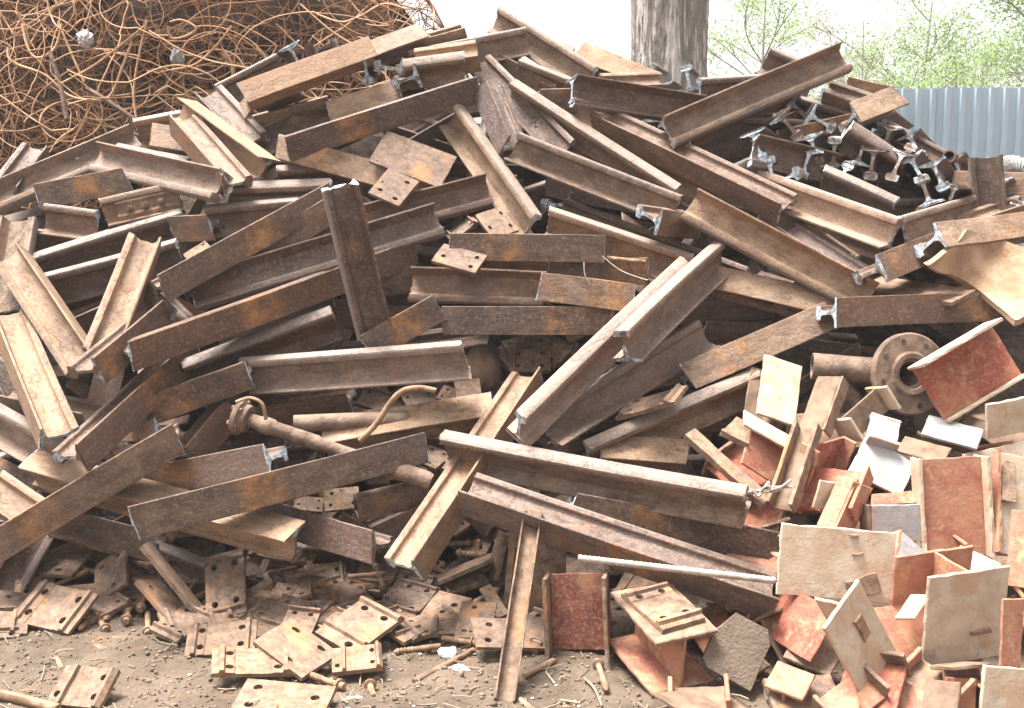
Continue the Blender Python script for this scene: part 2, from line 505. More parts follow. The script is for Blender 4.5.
# the big trunk: ridged bark as real relief
TY = 8.0
tp0 = at(672, 90, TY); tp1 = at(666, 0, TY)
tx = (tp0.x + tp1.x) / 2
big = empty("tree", Matrix.Translation((tx, TY, 0)))
tag(big, "thick tree trunk with furrowed grey bark rising behind the pile", "tree")
na, nz = 150, 170
A, Z = np.meshgrid(np.linspace(0, 2 * math.pi, na, endpoint=False), np.linspace(-.1, 6.0, nz))
rad = .285 + .05 * np.clip((1.0 - Z), 0, 1) ** 2 + .012 * np.clip(Z - 2.9, 0, 3) * 2
wob = A * 16 + (vnoise(A * 1.6, Z * 2.2, 31) - .5) * 3.0
per = np.cos(A)
ridge = np.abs(np.sin(wob * 1.7 + 1.3 * vnoise(A * 2.4, Z * 3.0, 34))) ** .6
crack = vnoise(np.cos(A) * 6 + 9, Z * 9, 33) * vnoise(np.sin(A) * 6 + 9, Z * 7, 35)
rad = rad + .014 * (ridge - .6) + .008 * (crack - .3) + .010 * (vnoise(A * 20, Z * 24, 36) - .5)
lean = (tp1.x - tp0.x) / (tp1.z - tp0.z)
Xc = np.cos(A) * rad + lean * (Z - 2.4) + .03 * np.sin(Z * 2.1); Yc = np.sin(A) * rad
ii = (np.arange(nz - 1)[:, None] * na + np.arange(na)[None, :]); jj = (np.arange(nz - 1)[:, None] * na + (np.arange(na)[None, :] + 1) % na)
tf = np.stack([ii, jj, jj + na, ii + na], -1).reshape(-1, 4)
link("trunk", quads_mesh("trunk", np.stack([Xc.ravel(), Yc.ravel(), Z.ravel()], -1), tf), M['bark'], big, smooth=0)
V, F, nv, tips = [], [], 0, []
for i in range(9):
    a = i * 2.4; s = (0, 0, 5.1 + .1 * i); e = (math.cos(a) * 2.0, math.sin(a) * 2.0 + .6, 6.9 + (i % 3) * .8)
    P, r = limb(s, e, .13, .03, .1, 10, 900 + i)
    v, f = tube_arrays(P, r, 8); V.append(v); F.append(f + nv); nv += len(v); tips += list(P[5:])
link("limb", quads_mesh("limb", np.concatenate(V), np.concatenate(F)), M['branch'], big, smooth=0)
link("crown", leaves(tips, .35, 5000, .03, 91), M['leaf'], big)

# young trees beyond the fence
def tx_at(px, y): return (px - 512) / FPX * y
make_tree("young_tree", "bare slender tree with sparse spring leaves right of the thick trunk", tx_at(762, 20), 20, 7.0, 1.7, .06, 6000, .032, 4, M['leaf'], .16, 18)
make_tree("young_tree", "thin twiggy shrub with pale buds behind the raised rail tip", tx_at(845, 19), 19, 5.4, 1.5, .04, 5000, .03, 6, M['blossom'], .14, 18)
make_tree("young_tree", "bushy light green tree just left above the fence", tx_at(930, 20), 20, 6.0, 1.6, .07, 11000, .034, 8, M['leaf'], .20, 30)
make_tree("young_tree", "small green bush peeking over the fence between two trees", tx_at(972, 22), 22, 5.6, 1.2, .05, 7000, .034, 12, M['leaf'], .18, 18)
make_tree("young_tree", "tall dense green tree at the right edge above the fence", tx_at(1022, 18), 18, 8.0, 1.9, .12, 22000, .036, 10, M['leaf'], .20, 44, .2)
make_tree("young_tree", "faint thin sapling between the trunk and the raised rail", tx_at(805, 26), 26, 6.4, 1.8, .04, 3500, .035, 15, M['blossom'], .2, 16)

# ------------------------------------------------------------------ heap of tangled wire at the left
def wire_y(x, z):
    return 6.55 + .30 * z + .35 * (vnoise(x * .9 + 40, z * .9, 41) - .5) + .12 * np.abs(x + 2.0) * (x > -2.0)
def heap_top(x):
    return np.interp(x, [-7, -4, -2, -1.3, -.9, -.6, -.3, .3], [2.6, 3.5, 3.9, 3.75, 3.4, 3.0, 2.4, .6])
# added core of the heap, its dark colour standing in for shade between wires
hx = np.arange(-7.0, .41, .08); hz = np.linspace(0, 1, 70)
XX, TT = np.meshgrid(hx, hz)
HT = heap_top(XX) - .22
up = np.clip(TT / .55, 0, 1); back = np.clip((TT - .55) / .45, 0, 1)
ZZ = HT * np.where(TT < .55, up, 1 - back ** 2)
YY = wire_y(XX, HT * up) + .28 + back * 2.6 + (vnoise(XX * 5, TT * 30, 44) - .5) * .22
nx, ny = len(hx), len(hz)
ii = (np.arange(ny - 1)[:, None] * nx + np.arange(nx - 1)[None, :]).ravel()
o = link("wire_shade_core", quads_mesh("wire_shade_core", np.stack([XX.ravel(), YY.ravel(), ZZ.ravel()], -1), np.stack([ii, ii + 1, ii + nx + 1, ii + nx], -1)), M['core'], smooth=0)
tag(o, "added dark core standing in for the shade inside the heap of tangled wire", "mound", kind="structure")
def wires(count, seed, r0, r1, dlo, dhi, kstd, lmin, lmax):
    q = np.random.RandomState(seed)
    V, F, nv = [], [], 0
    for _ in range(count):
        x = q.uniform(-6.2, -.4); z = q.uniform(.7, heap_top(x) + .06)
        n = int(q.uniform(lmin, lmax) / .035)
        a = q.uniform(0, 2 * math.pi)
        k = np.cumsum(q.normal(0, kstd, n)); k -= np.linspace(0, k[-1], n) * q.uniform(.3, 1)
        k = k + q.normal(0, 1.6)
        kink = (q.rand(n) < .045) * q.normal(0, .9, n)
        ang = a + np.cumsum(k) * .035 + np.cumsum(kink)
        X = x + np.cumsum(np.cos(ang)) * .035; Z = z + np.cumsum(np.sin(ang)) * .035 * .85
        d = q.uniform(dlo, dhi) + np.cumsum(q.normal(0, .006, n)) + .05 * np.sin(np.linspace(0, q.uniform(3, 9), n) + q.uniform(0, 6))
        lim = -.26 - .75 * q.rand() ** 2.2
        X = lim - np.abs(X - lim)
        top = heap_top(X)
        over = np.clip(Z - top, 0, None)
        Z2 = np.minimum(Z, top + .10 * (1 - np.exp(-over / .15)) + .02)
        Y = wire_y(X, Z2) - d + over * .8
        v, f = tube_arrays(np.stack([X, Y, np.maximum(Z2, .02)], -1), q.uniform(r0, r1), 4)
        V.append(v); F.append(f + nv); nv += len(v)
    return quads_mesh("wire_tangle", np.concatenate(V), np.concatenate(F))
o = link("wire_tangle", wires(650, 51, .003, .0062, -.22, .04, .8, .8, 2.6), M['wire'], smooth=0)
tag(o, "dense heap of tangled rusty wire and rods at upper left", "wire", kind="stuff")
o = link("wire_tangle", wires(1500, 53, .0018, .0038, -.26, .10, 1.3, .4, 1.8), M['wiredark'], smooth=0)
tag(o, "fine dark rusty wires filling the wire heap", "wire", kind="stuff")
o = link("wire_tangle", wires(300, 52, .003, .0065, -.02, .20, .6, .9, 2.8), M['wirelight'], smooth=0)
tag(o, "lighter rusty wires curling over the front of the wire heap", "wire", kind="stuff")

def curve_px(name, pts, r, label, cat, mat, dep, group=None, n=6, sm=60):
    """a bent rod through surveyed points; dep = depth of each point"""
    P = np.array([list(at(x, y, s)) for (x, y), s in zip(pts, dep)])
    t = np.linspace(0, len(P) - 1, max(12, 10 * (len(P) - 1)))
    Q = []
    for u in t:                                        # Catmull-Rom
        i = min(int(u), len(P) - 2); w = u - i
        p0, p1, p2, p3 = P[max(i - 1, 0)], P[i], P[i + 1], P[min(i + 2, len(P) - 1)]
        Q.append(.5 * ((2 * p1) + (-p0 + p2) * w + (2 * p0 - 5 * p1 + 4 * p2 - p3) * w * w + (-p0 + 3 * p1 - 3 * p2 + p3) * w ** 3))
    Q = np.array(Q); org = Q[0].copy()
    o = link(name, tube_mesh(name, Q - org, r, n), mat, smooth=sm)
    o.location = org
    if label: tag(o, label, cat, group)
    return o
def wd(px, py):
    s = 7.0
    for _ in range(8):
        p = at(px, py, s); s += (wire_y(np.array(p.x), np.array(p.z)) - .17 - p.y) / ray(px, py).y
    return float(s)
WG = "long wires lying on the wire heap"
for pts, r, lab, mt in [
    ([(50, 52), (60, 84), (67, 119)], .018, "straight grey brown bar standing among the tangled wires", 'pipe'),
    ([(86, 88), (108, 101), (134, 119)], .018, "straight grey bar slanting down right through the tangled wires", 'pipe'),
    ([(58, 22), (72, 55), (84, 82)], .008, "thin straight rod crossing above the slanting grey bar", 'wirelight'),
    ([(8, 48), (12, 62), (45, 75), (70, 96), (100, 100), (112, 93), (122, 68), (132, 42)], .009, "long light wire sweeping in a U over the left of the heap", 'wirelight'),
    ([(22, 24), (28, 48), (38, 58), (55, 48), (62, 24)], .009, "wire bent in a V near the left end of the heap", 'wirelight'),
    ([(172, 70), (196, 64), (216, 46), (232, 26)], .009, "thick light wire rising right beside the end of the rails", 'wirelight'),
    ([(222, 48), (231, 62), (232, 80), (222, 92)], .009, "hooked wire curling down above the stacked rail ends", 'wirelight'),
    ([(168, 26), (172, 38), (186, 36), (196, 28), (182, 20), (170, 22)], .008, "small closed loop of wire at the top of the heap", 'wirelight'),
    ([(60, 84), (90, 68), (112, 52), (146, 25)], .008, "light wire slanting up right across the heap", 'wirelight'),
    ([(136, 118), (134, 88), (140, 50), (147, 20)], .008, "wire running straight up the middle of the heap", 'wirelight'),
    ([(312, 12), (340, 22), (360, 16), (384, 4), (408, 10)], .008, "wavy wire on the crest left of the topmost rail", 'wirelight'),
    ([(300, 4), (330, 30), (352, 44)], .008, "wire drooping from the crest behind the beige rail", 'wirelight'),
]:
    curve_px("rusty_wire", pts, r, lab, "wire", M[mt], [wd(*p) for p in pts], WG)
def lump(name, c, sx, sy, sz, mat, label, cat, seed, group=None, ns=3, crumple=1.0):
    bm = bmesh.new(); bmesh.ops.create_icosphere(bm, subdivisions=ns, radius=1)
    for v in bm.verts:
        p = v.co.copy()
        k = .72 + .55 * float(vnoise(p.x * 1.8 + seed, p.y * 1.8 + p.z * 2.1 + 9, seed)) + .18 * float(vnoise(p.x * 5 + seed, p.z * 5 + p.y * 4, seed + 1))
        k += .30 * abs(float(vnoise(p.x * 4 + seed, p.z * 4 - p.y * 3, seed + 2)) - .5) * crumple
        v.co = Vector((p.x * sx * k, p.y * sy * k, p.z * sz * k))
    me = bpy.data.meshes.new(name); bm.to_mesh(me); bm.free()
    o = link(name, me, mat, smooth=40); o.location = c
    return tag(o, label, cat, group)
lump("rag", at(86, 39, wd(86, 39)), .04, .04, .045, M['rag'], "crumpled white rag caught in the wire heap", "rag", 3, None, 5, 3.0)
lump("rag", at(178, 58, wd(178, 58) + .05), .035, .04, .055, M['coil'], "limp grey rag hanging in the wire heap", "rag", 5, None, 5, 3.0)

# ------------------------------------------------------------------ rails
HALF = [(.0375, -.0900), (.073, -.0900), (.0755, -.0875), (.0755, -.0805), (.073, -.0785), (.050, -.0730), (.027, -.0660), (.0135, -.0560), (.0095, -.0380),
        (.0090, -.0100), (.0090, .0180), (.0115, .0360), (.0190, .0445), (.0340, .0490), (.0370, .0520), (.0375, .0600), (.0365, .0765), (.0320, .0845), (.0230, .0885), (.0110, .0900)]
RS = .84
HALF = [(y * RS, z * RS) for y, z in HALF]
PROF = [(0, -.09 * RS)] + HALF + [(0, .09 * RS)] + [(-y, z) for y, z in HALF[::-1]]
NP = len(PROF)

def rail_meshes(L, seed):
    q = random.Random(seed)
    n = max(4, int(L / .14))
    cut1 = q.uniform(.002, .006); cut2 = q.uniform(.002, .006)
    xs = [cut1] + [cut1 + (L - cut1 - cut2) * i / n for i in range(1, n)] + [L - cut2]
    bow = q.uniform(-1, 1) * .006 * L; bow2 = q.uniform(-1, 1) * .004 * L
    sk1 = q.uniform(-.25, .25); sk2 = q.uniform(-.25, .25)
    def pt(x, y, z, k=1.0):
        t = x / L
        sk = sk1 * max(0, 1 - x / .25) + sk2 * max(0, 1 - (L - x) / .25)
        return (x + sk * y + sk * .5 * z, y + bow * math.sin(t * math.pi), z + bow2 * math.sin(t * math.pi))
    v, f = [], []
    rag = {0: [q.uniform(-.003, .003) for _ in PROF], len(xs) - 1: [q.uniform(-.003, .003) for _ in PROF]}
    for i, x in enumerate(xs):
        for k, (y, z) in enumerate(PROF):
            nick = 0
            if abs(y) > .058 and q.random() < .18: nick = q.uniform(0, .0025)
            v.append(pt(x + rag.get(i, [0] * NP)[k], y - math.copysign(nick, y) if y else y, z))
    for i in range(len(xs) - 1):
        for k in range(NP):
            m = (k + 1) % NP
            f.append((i * NP + k, i * NP + m, (i + 1) * NP + m, (i + 1) * NP + k))
    body = mesh("rail_piece", v, f)
    ends = []
    for e in (0, 1):
        x0 = xs[0] if e == 0 else xs[-1]; rg = rag[0 if e == 0 else len(xs) - 1]
        x1 = 0 if e == 0 else L
        dv, df = [], []
        for k, (y, z) in enumerate(PROF): dv.append(pt(x0 + rg[k], y * 1.004, z * 1.003))
        for k, (y, z) in enumerate(PROF):
            s = q.uniform(.97, 1.035)
            dv.append(pt(x1 + q.uniform(-.004, .004), y * s, z * s))
        for k in range(NP):
            m = (k + 1) % NP
            df.append((k, m, NP + m, NP + k))
        # the cut face: a fan of strips between mirrored profile points so that the I shape stays crisp
        h = len(HALF)
        for k in range(0, h):
            a, b = NP + k, NP + k + 1
            c, d = NP + (NP - k - 1) % NP, NP + (NP - k) % NP
            if k == 0: df.append((a, b, c))
            else: df.append((a, b, c, d))
        df.append((NP + h, NP + h + 1, NP + h + 2))
        ends.append(mesh("cut_end", dv, df))
    return body, ends

RAILG = "cut rail pieces in the pile"
NRAIL = [0]
def place_rail(P1, P2, h, tone, patch, label, group=RAILG, ends=(1, 1)):
    NRAIL[0] += 1
    L = (P2 - P1).length
    body, en = rail_meshes(L, 1000 + NRAIL[0])
    o = link("rail_piece", body, M['rail'], smooth=28)
    o.matrix_world = frame(P1, P2 - P1, h)
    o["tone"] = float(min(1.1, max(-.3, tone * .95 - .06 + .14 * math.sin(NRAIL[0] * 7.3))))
    o["patch"] = float(patch * L) if patch >= 0 else -9.0
    tag(o, label, "rail", group)
    for i in (0, 1):
        if ends[i]:
            en[i].materials.append(M['cut']); en[i].materials.append(M['rail'])
            en[i].polygons.foreach_set("material_index", [1] * NP + [0] * (len(en[i].polygons) - NP))
            c = link("cut_end", en[i], None, o, smooth=25); c["tone"] = o["tone"]; c["patch"] = -9.0
    return o

def head_dir(x1, y1, x2, y2, phi):
    ax, ay = x2 - x1, y2 - y1
    l = math.hypot(ax, ay)
    nx_, ny_ = ay / l, -ax / l
    mid = ray((x1 + x2) / 2, (y1 + y2) / 2)
    n = RGT * nx_ - UPV * ny_
    tow = -mid.normalized()
    return n * math.cos(R(phi)) + tow * math.sin(R(phi))

def rail(x1, y1, x2, y2, phi, l1, l2, tone, patch, label, ends=(1, 1)):
    P1 = at(x1, y1, base(x1, y1) - l1); P2 = at(x2, y2, base(x2, y2) - l2)
    return place_rail(P1, P2, head_dir(x1, y1, x2, y2, phi), tone, patch, label, ends=ends)

def rail_end(x, y, fx, fy, L, lift, ang, tone, label):
    """a rail seen from its end: near end at (x,y), far end seen towards (fx,fy); ang = image angle of the head"""
    s = base(x, y) - lift
    P1 = at(x, y, s)
    d = ray(fx, fy); c = CAMP - P1
    aa = d.dot(d); bb = 2 * d.dot(c); cc = c.dot(c) - L * L
    disc = bb * bb - 4 * aa * cc
    if disc < 0: disc = 0
    P2 = CAMP + d * ((-bb + math.sqrt(disc)) / (2 * aa))
    h = RGT * math.cos(R(ang)) + UPV * math.sin(R(ang))
    return place_rail(P1, P2, h, tone - .25, -1, label)

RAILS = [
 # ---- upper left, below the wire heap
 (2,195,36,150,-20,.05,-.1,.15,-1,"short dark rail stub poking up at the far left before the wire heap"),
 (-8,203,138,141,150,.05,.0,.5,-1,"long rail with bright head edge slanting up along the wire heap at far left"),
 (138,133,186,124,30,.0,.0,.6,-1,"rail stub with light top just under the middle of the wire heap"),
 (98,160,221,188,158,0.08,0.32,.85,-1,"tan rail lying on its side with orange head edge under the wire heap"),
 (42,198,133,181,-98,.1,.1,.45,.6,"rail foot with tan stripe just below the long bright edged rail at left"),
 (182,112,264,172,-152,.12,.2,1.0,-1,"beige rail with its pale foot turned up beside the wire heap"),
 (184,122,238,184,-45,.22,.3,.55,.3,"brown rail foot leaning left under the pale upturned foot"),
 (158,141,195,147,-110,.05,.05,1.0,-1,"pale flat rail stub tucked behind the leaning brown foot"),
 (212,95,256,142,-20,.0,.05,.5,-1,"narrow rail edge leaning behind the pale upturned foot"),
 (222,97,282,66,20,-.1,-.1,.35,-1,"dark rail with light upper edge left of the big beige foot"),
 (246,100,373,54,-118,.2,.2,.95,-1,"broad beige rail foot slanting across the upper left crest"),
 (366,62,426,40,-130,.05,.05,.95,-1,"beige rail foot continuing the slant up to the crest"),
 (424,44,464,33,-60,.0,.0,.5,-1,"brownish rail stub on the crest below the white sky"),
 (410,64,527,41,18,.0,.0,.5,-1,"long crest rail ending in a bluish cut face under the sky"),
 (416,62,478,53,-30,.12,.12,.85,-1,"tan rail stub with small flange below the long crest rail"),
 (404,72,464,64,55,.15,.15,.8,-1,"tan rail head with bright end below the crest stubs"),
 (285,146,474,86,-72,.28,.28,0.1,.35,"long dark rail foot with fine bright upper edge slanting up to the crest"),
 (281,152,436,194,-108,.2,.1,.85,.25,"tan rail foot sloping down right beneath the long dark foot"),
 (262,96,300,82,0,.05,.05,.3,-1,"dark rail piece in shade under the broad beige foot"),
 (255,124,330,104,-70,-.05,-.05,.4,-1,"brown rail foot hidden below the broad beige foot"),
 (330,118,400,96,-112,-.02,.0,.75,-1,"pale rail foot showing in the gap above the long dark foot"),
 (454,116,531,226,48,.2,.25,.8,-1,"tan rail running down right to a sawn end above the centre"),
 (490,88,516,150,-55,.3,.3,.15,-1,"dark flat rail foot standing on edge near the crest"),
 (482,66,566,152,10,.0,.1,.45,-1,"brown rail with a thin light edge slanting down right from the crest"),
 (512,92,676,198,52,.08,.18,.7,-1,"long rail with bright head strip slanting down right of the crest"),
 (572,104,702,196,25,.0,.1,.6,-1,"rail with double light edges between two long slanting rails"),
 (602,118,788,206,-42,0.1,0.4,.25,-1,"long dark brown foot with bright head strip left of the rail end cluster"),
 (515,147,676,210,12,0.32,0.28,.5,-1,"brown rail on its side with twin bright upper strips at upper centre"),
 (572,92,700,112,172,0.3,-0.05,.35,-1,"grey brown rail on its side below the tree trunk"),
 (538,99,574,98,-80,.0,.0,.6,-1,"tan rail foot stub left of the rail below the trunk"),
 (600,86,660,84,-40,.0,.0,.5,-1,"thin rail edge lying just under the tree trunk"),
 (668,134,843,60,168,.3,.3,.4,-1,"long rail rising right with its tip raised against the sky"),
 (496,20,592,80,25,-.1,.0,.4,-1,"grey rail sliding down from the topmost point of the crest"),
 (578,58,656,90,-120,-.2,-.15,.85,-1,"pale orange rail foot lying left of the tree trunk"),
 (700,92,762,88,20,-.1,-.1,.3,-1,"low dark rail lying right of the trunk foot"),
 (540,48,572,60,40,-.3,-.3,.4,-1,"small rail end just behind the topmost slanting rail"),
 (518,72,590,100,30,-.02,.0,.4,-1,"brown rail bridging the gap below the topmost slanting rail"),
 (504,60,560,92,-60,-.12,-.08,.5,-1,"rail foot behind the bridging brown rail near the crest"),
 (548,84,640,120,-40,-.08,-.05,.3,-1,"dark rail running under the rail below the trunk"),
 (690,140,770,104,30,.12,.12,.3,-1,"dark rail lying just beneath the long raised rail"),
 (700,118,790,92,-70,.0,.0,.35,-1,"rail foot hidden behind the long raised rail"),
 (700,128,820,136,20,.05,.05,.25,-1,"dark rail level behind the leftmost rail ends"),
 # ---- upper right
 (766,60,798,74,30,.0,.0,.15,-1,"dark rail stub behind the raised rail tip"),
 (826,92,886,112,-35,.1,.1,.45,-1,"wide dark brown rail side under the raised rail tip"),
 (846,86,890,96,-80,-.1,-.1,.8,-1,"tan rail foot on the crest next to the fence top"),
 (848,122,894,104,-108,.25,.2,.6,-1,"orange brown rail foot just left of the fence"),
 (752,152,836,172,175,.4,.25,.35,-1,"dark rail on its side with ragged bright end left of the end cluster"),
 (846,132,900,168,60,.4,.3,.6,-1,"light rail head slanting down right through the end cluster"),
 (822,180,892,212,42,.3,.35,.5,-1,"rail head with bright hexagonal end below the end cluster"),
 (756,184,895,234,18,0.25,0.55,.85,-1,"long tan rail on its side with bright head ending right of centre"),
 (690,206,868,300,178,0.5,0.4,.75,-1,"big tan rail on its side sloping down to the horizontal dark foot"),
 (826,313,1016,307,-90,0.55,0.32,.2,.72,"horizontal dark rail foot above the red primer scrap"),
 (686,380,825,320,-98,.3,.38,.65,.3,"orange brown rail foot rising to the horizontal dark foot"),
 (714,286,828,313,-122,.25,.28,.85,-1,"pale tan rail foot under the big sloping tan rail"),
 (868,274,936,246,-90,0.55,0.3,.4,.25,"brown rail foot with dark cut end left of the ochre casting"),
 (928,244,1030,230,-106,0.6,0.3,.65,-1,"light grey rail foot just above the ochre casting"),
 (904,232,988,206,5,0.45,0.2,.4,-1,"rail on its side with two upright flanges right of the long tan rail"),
 (876,214,970,212,15,.15,.15,.25,-1,"dark rail with thin bright edge behind the two flanged rail"),
 (964,226,1026,206,-60,.3,.3,.6,-1,"tan rail foot ending in a small bright cut at right"),
 (788,232,862,280,-40,.28,.38,.45,-1,"slim brown rail edge leaning behind the big sloping tan rail"),
 (818,240,850,262,-70,.2,.25,.5,-1,"short brown rail foot under the long tan rail"),
 (752,222,800,222,-90,.2,.2,.5,-1,"grey rail foot seen between the long dark foot and the big tan rail"),
 (770,215,880,250,160,.1,.1,.3,-1,"dark rail buried under the long tan rail"),
 (945,186,1030,188,-100,.05,.05,.9,-1,"pale tan rail lying at the right edge before the fence"),
 (700,160,790,120,-70,.0,.0,.2,-1,"dark rail foot crossing below the raised rail"),
 (660,150,745,196,-50,-.05,.0,.25,-1,"dark rail in the gap right of the long slanting rails"),
 (846,146,888,192,-20,.2,.15,.2,-1,"dark rail side among the bright rail ends"),
 (772,140,848,122,-75,.1,.05,.5,.5,"orange patched rail foot behind the left rail ends"),
 (776,204,846,200,20,.1,.1,.2,-1,"dark rail lying flat below the rail end cluster"),
 (836,160,940,206,-35,.14,.12,.0,-1,"long dark rail running down right beneath the rail end cluster"),
 (858,150,968,196,-25,.06,.02,.05,-1,"dark rail sloping behind the three right rail ends"),
 (882,132,972,180,-30,-.05,-.1,.1,-1,"dark rail sloping along the fence above the three right ends"),
 (780,162,872,196,-40,.2,.2,.0,-1,"dark rail flank under the cluster's lower left ends"),
 (900,196,1010,206,15,.05,.05,.1,-1,"dark rail lying behind the two flanged rail at right"),
 (790,108,870,132,30,.0,.0,.15,-1,"dark rail behind the rail end with orange foot"),
 (540,126,620,172,-40,-.02,.0,.2,-1,"dark rail between the slanting rails right of the crest"),
 (400,150,455,118,-60,-.02,.0,.3,-1,"brown rail between the rust red plate and the long dark foot"),
 # ---- left middle
 (22,222,6,312,8,.15,.2,.7,-1,"tan rail standing steep at the far left edge"),
 (10,258,82,366,172,.3,.38,.9,-1,"long tan rail on its side slanting down right at left"),
 (10,316,60,436,-42,0.3,0.55,.75,.15,"tan rail with orange foot ending in a sharp point at left"),
 (144,242,101,352,172,.34,.4,.85,-1,"tan rail on its side standing steep left of the dark feet"),
 (158,288,326,196,-80,0.42,0.26,.15,.55,"dark rail foot slanting up to the upright rail, upper one"),
 (125,353,408,250,-72,0.58,0.16,.15,.42,"long dark rail foot with orange patch passing behind the upright rail"),
 (250,252,489,192,166,.18,.22,.3,-1,"long rail on its side ending right of the upright rail, upper one"),
 (192,296,438,222,166,.26,.3,.35,-1,"rail on its side ending just right of the upright rail, lower one"),
 (84,372,156,312,-68,0.65,0.3,.45,.15,"rail foot with vivid orange patch and ragged end at left"),
 (152,292,182,322,-70,.2,.25,.3,-1,"short dark foot squeezed between two long dark feet"),
 (104,214,180,197,4,.16,.16,.45,-1,"rail with bolted fishplate below the wire heap"),
 (46,219,98,226,10,.12,.14,.25,-1,"dark rail stub left of the rail with bolts"),
 (38,268,187,222,38,.08,.1,.2,-1,"dark rail with rounded head below the rail with bolts"),
 (44,290,180,254,28,.16,.18,.4,-1,"rail with bright head line left of the steep tan rail"),
 (178,228,216,226,-85,.14,.14,.5,.5,"orange stained rail foot stub left of the upper dark foot"),
 (208,220,300,212,30,.1,.1,.5,-1,"rail with flat bright top above the upper dark foot"),
 (236,196,334,192,48,.12,.12,.5,-1,"horizontal rail head at upper left behind the upright rail"),
 (232,208,330,208,40,.04,.04,.4,-1,"second horizontal rail head just below another left of the upright rail"),
 (250,258,332,206,-78,.2,.25,.55,-1,"paler rail foot tucked under the upper dark foot"),
 (188,374,335,320,48,.24,.26,.35,-1,"rail with brown head ending below the long patched foot"),
 (148,407,250,370,-75,.3,.35,.2,.25,"dark rail foot with red orange patch in the left middle"),
 (68,458,184,350,-62,0.6,0.22,.35,.6,"rail foot slanting steeply with doubled left edge at lower left"),
 (-12,548,179,434,-80,0.35,0.55,.35,.3,"long brown rail foot entering from the left edge at the bottom"),
 (152,480,277,456,-86,0.25,0.48,.45,.3,"black and orange mottled rail foot left of the flanged shaft"),
 (132,520,419,446,-80,0.72,0.32,.3,.4,"long rail foot with rusty speckled patch across the lower left"),
 (34,472,296,545,-132,0.22,0.45,1.0,-1,"long pale upturned rail foot sloping down under the lower left rails"),
 (-8,418,60,456,35,.2,.25,.8,-1,"tan rail with orange edge at the left margin below the pointed rail"),
 (-8,486,36,516,-30,.3,.3,.7,-1,"tan rail corner at the left margin above the entering brown foot"),
 (118,430,166,430,-100,.2,.25,.75,-1,"small pinkish rail foot between crossing rails at lower left"),
 (188,452,228,404,-60,.2,.2,.3,-1,"brown rail foot wedge left of the flanged shaft"),
 (8,398,98,418,-60,.12,.2,.6,-1,"pinkish rail foot beneath the pointed tan rail"),
 (-6,335,70,345,20,.05,.05,.25,-1,"dark rail behind the crossing tan rails at far left"),
 (60,330,128,300,-60,.08,.08,.55,-1,"brown rail behind the steep tan rail"),
 (0,240,90,250,30,.02,.02,.2,-1,"dark rail at far left beneath the fishplate rail"),
 (216,330,330,290,20,.12,.12,.15,-1,"dark rail in deep shade below the long patched foot"),
 (214,412,262,378,-40,.05,.05,.2,-1,"dark rail side behind the red orange patched foot"),
 # ---- centre
 (339,186,374,334,166,.95,.35,-0.25,-1,"dark upright rail with bright cut top standing in the pile centre"),
 (366,346,436,306,-80,.32,.34,.45,.5,"short rusty foot right of the upright rail's base"),
 (412,286,546,291,170,.3,.3,.55,-1,"rail on its side with tan web in the centre left of the stacked feet"),
 (450,247,603,249,-90,.3,.3,.4,.35,"purplish rail foot lying level in the centre"),
 (486,270,548,272,30,.18,.18,.6,-1,"tan rail edge under the level purplish foot"),
 (546,270,646,269,-82,.16,.18,.3,.85,"dark rail foot with orange end below the level purplish foot"),
 (539,288,634,300,-95,.36,.36,.5,.75,"purplish rail foot with orange right end beside the long pale rail"),
 (444,320,612,320,-88,.28,.28,0.2,.72,"level brown rail foot with orange patch in the centre"),
 (519,427,681,272,70,0.62,0.4,1.05,-1,"long pale rail standing out with its bright head up at centre"),
 (624,346,720,256,55,0.72,0.35,.6,-1,"rail with visible end face right of the long pale rail"),
 (546,432,703,334,14,.3,.3,.6,-1,"greyish rail on its side right of the long pale rail"),
 (588,455,756,382,55,.3,.3,.6,-1,"rail with spotted bright head sloping up to the red scrap"),
 (600,456,684,462,-128,.25,.25,.95,-1,"pale orange rail foot above the long bright headed front rail"),
 (446,446,746,503,52,0.42,0.78,.55,-1,"long front rail with broad bright head across the centre"),
 (570,503,783,545,-75,0.55,0.5,.25,.4,"dark rail foot with rust patch under the long front rail"),
 (470,490,772,592,-44,0.62,0.66,.55,.55,"front rail with tan head strip and patched foot sloping down right"),
 (402,566,527,378,-44,0.58,0.2,.6,-1,"rail leaning steeply under the long bright headed front rail"),
 (246,374,466,358,25,0.25,0.48,.6,-1,"rail on its side with bright head above the bent rod"),
 (326,442,492,414,-128,.2,.2,.75,-1,"brown rail foot lying behind the bent rod"),
 (260,508,384,546,-78,0.24,0.4,-.15,-1,"nearly black rail foot at lower left above the small plates"),
 (376,282,414,276,-80,.1,.1,.3,-1,"dark foot stub right of the upright rail"),
 (560,212,742,282,-20,.1,.2,.3,-1,"dark shaded rail beneath the twin strip rail"),
 (548,222,690,270,28,.22,.25,.65,-1,"rail with narrow light head right of the level purplish foot"),
 (648,216,690,221,-80,0.5,0.2,.45,-1,"short rail foot with white end below the twin strip rail"),
 (640,310,770,300,-70,.08,.08,.2,-1,"dark rail foot in shade right of the visible end face"),
 (700,325,800,330,-60,.05,.05,.25,-1,"dark rail in the hollow under the pale tan foot"),
 (560,420,640,400,-70,.1,.12,.35,-1,"brown rail below the greyish rail on its side"),
 (262,410,352,396,-60,.08,.1,.35,-1,"brown foot in the hollow above the flanged shaft"),
 (372,532,424,508,-60,.12,.12,.4,-1,"brown foot slanting up beside the square tube"),
 (440,470,500,520,-50,.02,.02,.2,-1,"dark rail behind the steeply leaning front rail"),
 (180,520,300,500,-80,.0,.0,.2,-1,"dark rail in shade under the speckled long foot"),
